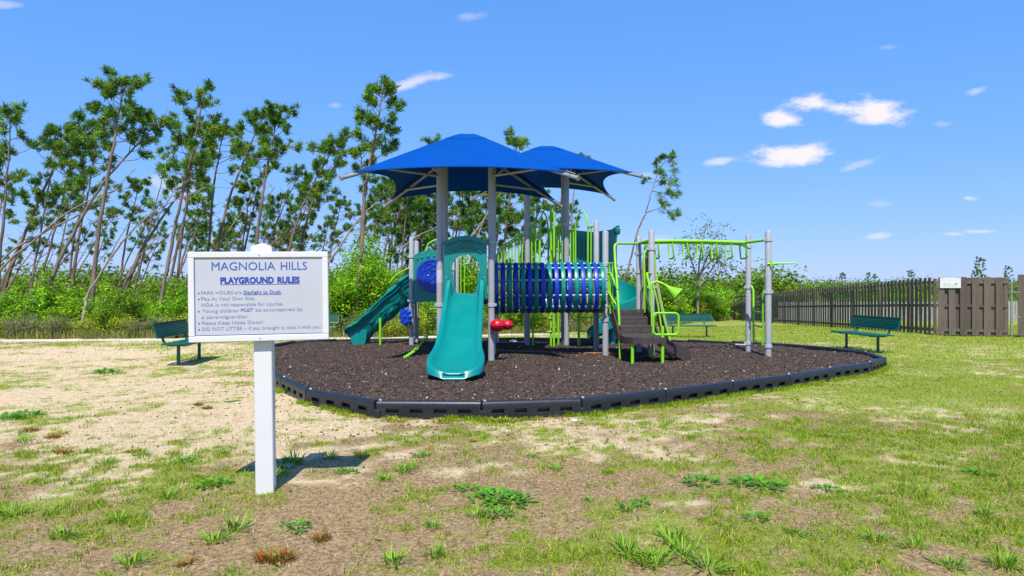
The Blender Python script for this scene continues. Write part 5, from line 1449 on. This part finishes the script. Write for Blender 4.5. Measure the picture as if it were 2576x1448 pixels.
def shrub_proto(h, w, pal, seed, nst=9, per=18, L=.11, W=.06, spread=.09, tall=False):
    r = np.random.default_rng(seed); root = empty('shrub', (0, 0, 0)); sm_ = MB(); C = []
    for i in range(nst):
        a = i * 2.4 + r.uniform(-.5, .5); lean_ = r.uniform(.1, .9) * w * (.55 if tall else 1); hh = h * r.uniform(.6, 1.0) * (1 - .25 * lean_ / w)
        e = Vector((math.cos(a) * lean_, math.sin(a) * lean_, hh)); b = Vector((math.cos(a) * .08, math.sin(a) * .08, -.08)); m_ = b.lerp(e, .55) + Vector((0, 0, .12 * h)) - Vector((math.cos(a), math.sin(a), 0)) * .1 * w
        line = catmull([b, m_, e], 5); sm_.tube(line, [.028 * (1 - .8 * k / (len(line) - 1)) * (h / 2) ** .5 for k in range(len(line))], 5)
        for k in range(int(11 * h / 1.6) + 4):
            t = r.uniform(.18, 1.0); p = line[min(int(t * (len(line) - 1)), len(line) - 1)]
            q = p + Vector(tuple(r.normal(0, 1, 3) * np.array([.26 * w, .26 * w, .16 * h * .6]))); q.z = max(q.z, .08)
            C.append(tuple(q))
            if k % 3 == 0: sm_.tube([p, q], [.010, .004], 3)
    sm_.build('stem', M['stem'], root)
    v, f, c = leaf_cloud(C, per, L, W, PALS[pal], r, spread)
    link('foliage', np_mesh('foliage', v, f, M['leaves'], {'tint': c}), root)
    return root
SP = {'bright': [shrub_proto(2.0, .95, 'bright', 1), shrub_proto(1.6, 1.0, 'bright', 2)], 'mid': [shrub_proto(1.9, .95, 'mid', 3), shrub_proto(1.5, 1.0, 'mid', 4)],
      'yellow': [shrub_proto(1.3, .95, 'yellow', 5, L=.09, W=.045), shrub_proto(1.1, .8, 'yellow', 6, L=.09, W=.04)], 'grey': [shrub_proto(1.0, .9, 'grey', 7, 11, 16, .13, .025), shrub_proto(.9, .8, 'grey', 8, 11, 16, .12, .025)],
      'sapling': [shrub_proto(3.9, 1.15, 'bright', 9, 9, 17, .12, .075, .12, True), shrub_proto(3.6, 1.2, 'mid', 10, 9, 14, .11, .06, .13, True)]}
SL = {'bright': ('bright green broad-leaved shrub in the thicket edge below the pines', 'bright green shrubs of the thicket'), 'mid': ('mid green bushy shrub in the thicket below the pines', 'mid green shrubs of the thicket'),
      'yellow': ('low yellow-green bush at the front of the thicket', 'yellow-green bushes of the thicket'), 'grey': ('pale grey-green wispy bush at the foot of the thicket', 'pale wispy bushes of the thicket'), 'sapling': ('young leafy sapling taller than the shrubs round it', 'leafy saplings in the thicket')}
used = {}
def shrub(kind, x, y, s=1.0, sz=1.0, label=None, k=None):
    k = rb.randrange(2) if k is None else k; pr = SP[kind][k]
    if (kind, k) in used: o = copy_tree(pr)
    else: o = pr; used[(kind, k)] = 1
    o.location = (x, y, gzf(x, y)); o.rotation_euler = (0, 0, rb.uniform(0, 6.28)); o.scale = (s, s, s * sz)
    tag(o, label or SL[kind][0], 'sapling' if kind == 'sapling' else 'shrub', SL[kind][1])
    return o
for px in range(-40, 1480, 34):                     # front rank, low
    X0 = px + rb.uniform(-12, 12); e = 24.0
    for _ in range(4): e = float(veg_edge((X0 - 1288) / F * e))
    y = e + rb.uniform(.2, 1.4); x = (X0 - 1288) / F * y; shrub(rb.choice(('yellow', 'grey', 'yellow', 'mid', 'grey')), x, y, rb.uniform(.55, .95), rb.uniform(.8, 1.1))
for px in range(-60, 1600, 36):                     # second rank
    X0 = px + rb.uniform(-14, 14); e = 24.0
    for _ in range(4): e = float(veg_edge((X0 - 1288) / F * e))
    y = e + rb.uniform(1.8, 3.4); x = (X0 - 1288) / F * y; shrub(rb.choice(('bright', 'mid', 'bright', 'yellow', 'mid')), x, y, rb.uniform(.75, 1.1), rb.uniform(.75, 1.05) if px < 800 else rb.uniform(.9, 1.3))
for px in range(-60, 1600, 44):                     # third rank, taller
    X0 = px + rb.uniform(-14, 14); e = 24.0
    for _ in range(4): e = float(veg_edge((X0 - 1288) / F * e))
    y = e + rb.uniform(4.0, 7.5); x = (X0 - 1288) / F * y; shrub(rb.choice(('bright', 'mid', 'mid')), x, y, rb.uniform(.95, 1.35), rb.uniform(.9, 1.2) if px < 800 else rb.uniform(1.1, 1.6))
for (px, D, s, sz) in ((858, 25.4, .85, .75), (890, 26.4, .95, .9), (935, 25.6, .9, 1.0), (918, 27.5, 1.05, 1.1), (968, 27, .85, .9), (950, 26.2, .8, .7), (985, 28, .9, .8), (1160, 30, 1.0, 1.05), (1205, 32, 1.0, 1.1), (1255, 31, .8, .9), (1330, 33, .95, 1.0), (1385, 34, .9, .9), (1430, 35, .9, .95), (1500, 37, .9, .9), (1560, 39, .8, .85), (470, 27, .7, .7), (20, 25, .7, .65), (60, 26, .6, .6), (1040, 31, .9, .85), (1100, 31, .8, .85)):
    shrub('sapling', (px - 1288) / F * D, D, s, sz, None, 0 if px < 1000 else None)
for i in range(84):                                 # the thicket running to the fence end
    px = rb.uniform(1590, 1905); t = (px - 1590) / 315; D = 38 + 15 * t + rb.uniform(-.5, 7); x = (px - 1288) / F * D
    k = rb.choice(('bright', 'bright', 'mid', 'yellow', 'mid')); s = rb.uniform(.9, 1.4); shrub(k, x, D, s, rb.uniform(.8, 1.2))
for i in range(30):
    px = rb.uniform(1880, 2080); D = rb.uniform(58, 75); x = (px - 1288) / F * D; shrub(rb.choice(('mid', 'bright', 'yellow')), x, D, rb.uniform(.9, 1.5), rb.uniform(.9, 1.3))
for i in range(60):
    px = rb.uniform(2020, 2640); D = rb.uniform(62, 88); x = (px - 1288) / F * D; shrub(rb.choice(('mid', 'bright', 'yellow', 'grey')), x, D, rb.uniform(.9, 1.45), rb.uniform(.9, 1.3))
# scraggly broad-leaved tree over the ladder
r_ = np.random.default_rng(21); D = 44
stg = empty('scraggly_tree', P(1755, 800, D)); stg.location.z = gzf(stg.location.x, D); ORG[stg.name] = Vector(stg.location)
tk = MB(); base = Vector(stg.location); C = []
for tr in ([(1755, 800), (1757, 690), (1765, 620), (1778, 560)], [(1757, 700), (1790, 620), (1815, 558)], [(1757, 715), (1735, 640), (1722, 605)], [(1760, 690), (1800, 650), (1830, 690)], [(1758, 720), (1795, 670), (1812, 640)]):
    ln = catmull([P(x, y, D + r_.normal(0, .3)) for x, y in tr], 5); tk.tube(ln, [.07 * (1 - .8 * k / (len(ln) - 1)) for k in range(len(ln))], 6)
    for k in range(38):
        p = ln[int(r_.uniform(.35, 1) * (len(ln) - 1))]; q = p + Vector(tuple(r_.normal(0, .42, 3))); C.append(tuple(q)); tk.tube([p, q], [.012, .005], 3) if k % 2 else None
tk.v = [v for v in tk.v]; tk.build('trunk', M['bark_bare'], stg)
v, f, c = leaf_cloud(C, 9, .17, .10, PALS['mid'] * .8, r_, .15)
link('crown', np_mesh('crown', v - np.array(ORG[stg.name])[None], f, M['leaves'], {'tint': c}), stg)
tag(stg, 'thin scraggly broad-leaved tree showing sky through it beyond the overhead ladder', 'tree')

# ---- tall grass at the foot of the thicket, far wood
n = 24000; x = rng.uniform(-24, 17, n); y = veg_edge(x) + np.abs(rng.normal(0, 1.0, n)) - .25 + .4 * (fbm(x * .8, x * 0 + 3.1, 5) - .5)
keep = rng.random(n) < sm(.32, .62, fbm(x * .9, y * .9, 77)); x, y = x[keep], y[keep]; n = len(x)
PAL = np.array([[.17, .23, .03], [.25, .29, .045], [.32, .30, .09], [.40, .33, .15], [.11, .17, .025], [.30, .22, .11]])
v, f, c = blades(x, y, rng.uniform(.08, .42, n), .018, np.array([.22, .22, .18, .14, .14, .10]), .35)
tag(link('tall_grass', np_mesh('tall_grass', v, f, M['blade'], {'tint': c})), 'fringe of tall weedy grass at the foot of the thicket', kind='stuff')
def far_wood(name, label, n, xr, yr, hfun, sz, pal):
    r = np.random.default_rng(len(name)); x = r.uniform(*xr, n); y = r.uniform(*yr, n); h = hfun(x, y, r)
    z = gz(x, y) + h * r.uniform(0, 1, n) ** .8
    v, f, c = leaf_cloud(np.stack([x, y, z], 1), 7, sz, sz * .55, PALS[pal] * .75, r, sz * 1.1)
    tag(link(name, np_mesh(name, v, f, M['leaves'], {'tint': c})), label, kind='stuff')
far_wood('far_wood', 'far-off green wood closing the view between the pine trunks', 15000, (-62, 24), (56, 68), lambda x, y, r: 1.6 + 3.4 * fbm(x * .25, y * .2, 3), .42, 'mid')
far_wood('distant_treeline', 'distant green treeline above the wooden fence', 22000, (20, 170), (125, 150), lambda x, y, r: 1.6 + 4.2 * fbm(x * .12, y * .1, 9) ** 1.5, .5, 'mid')
for o in list(COL.objects):
    if o.type == 'EMPTY': o.hide_render = False
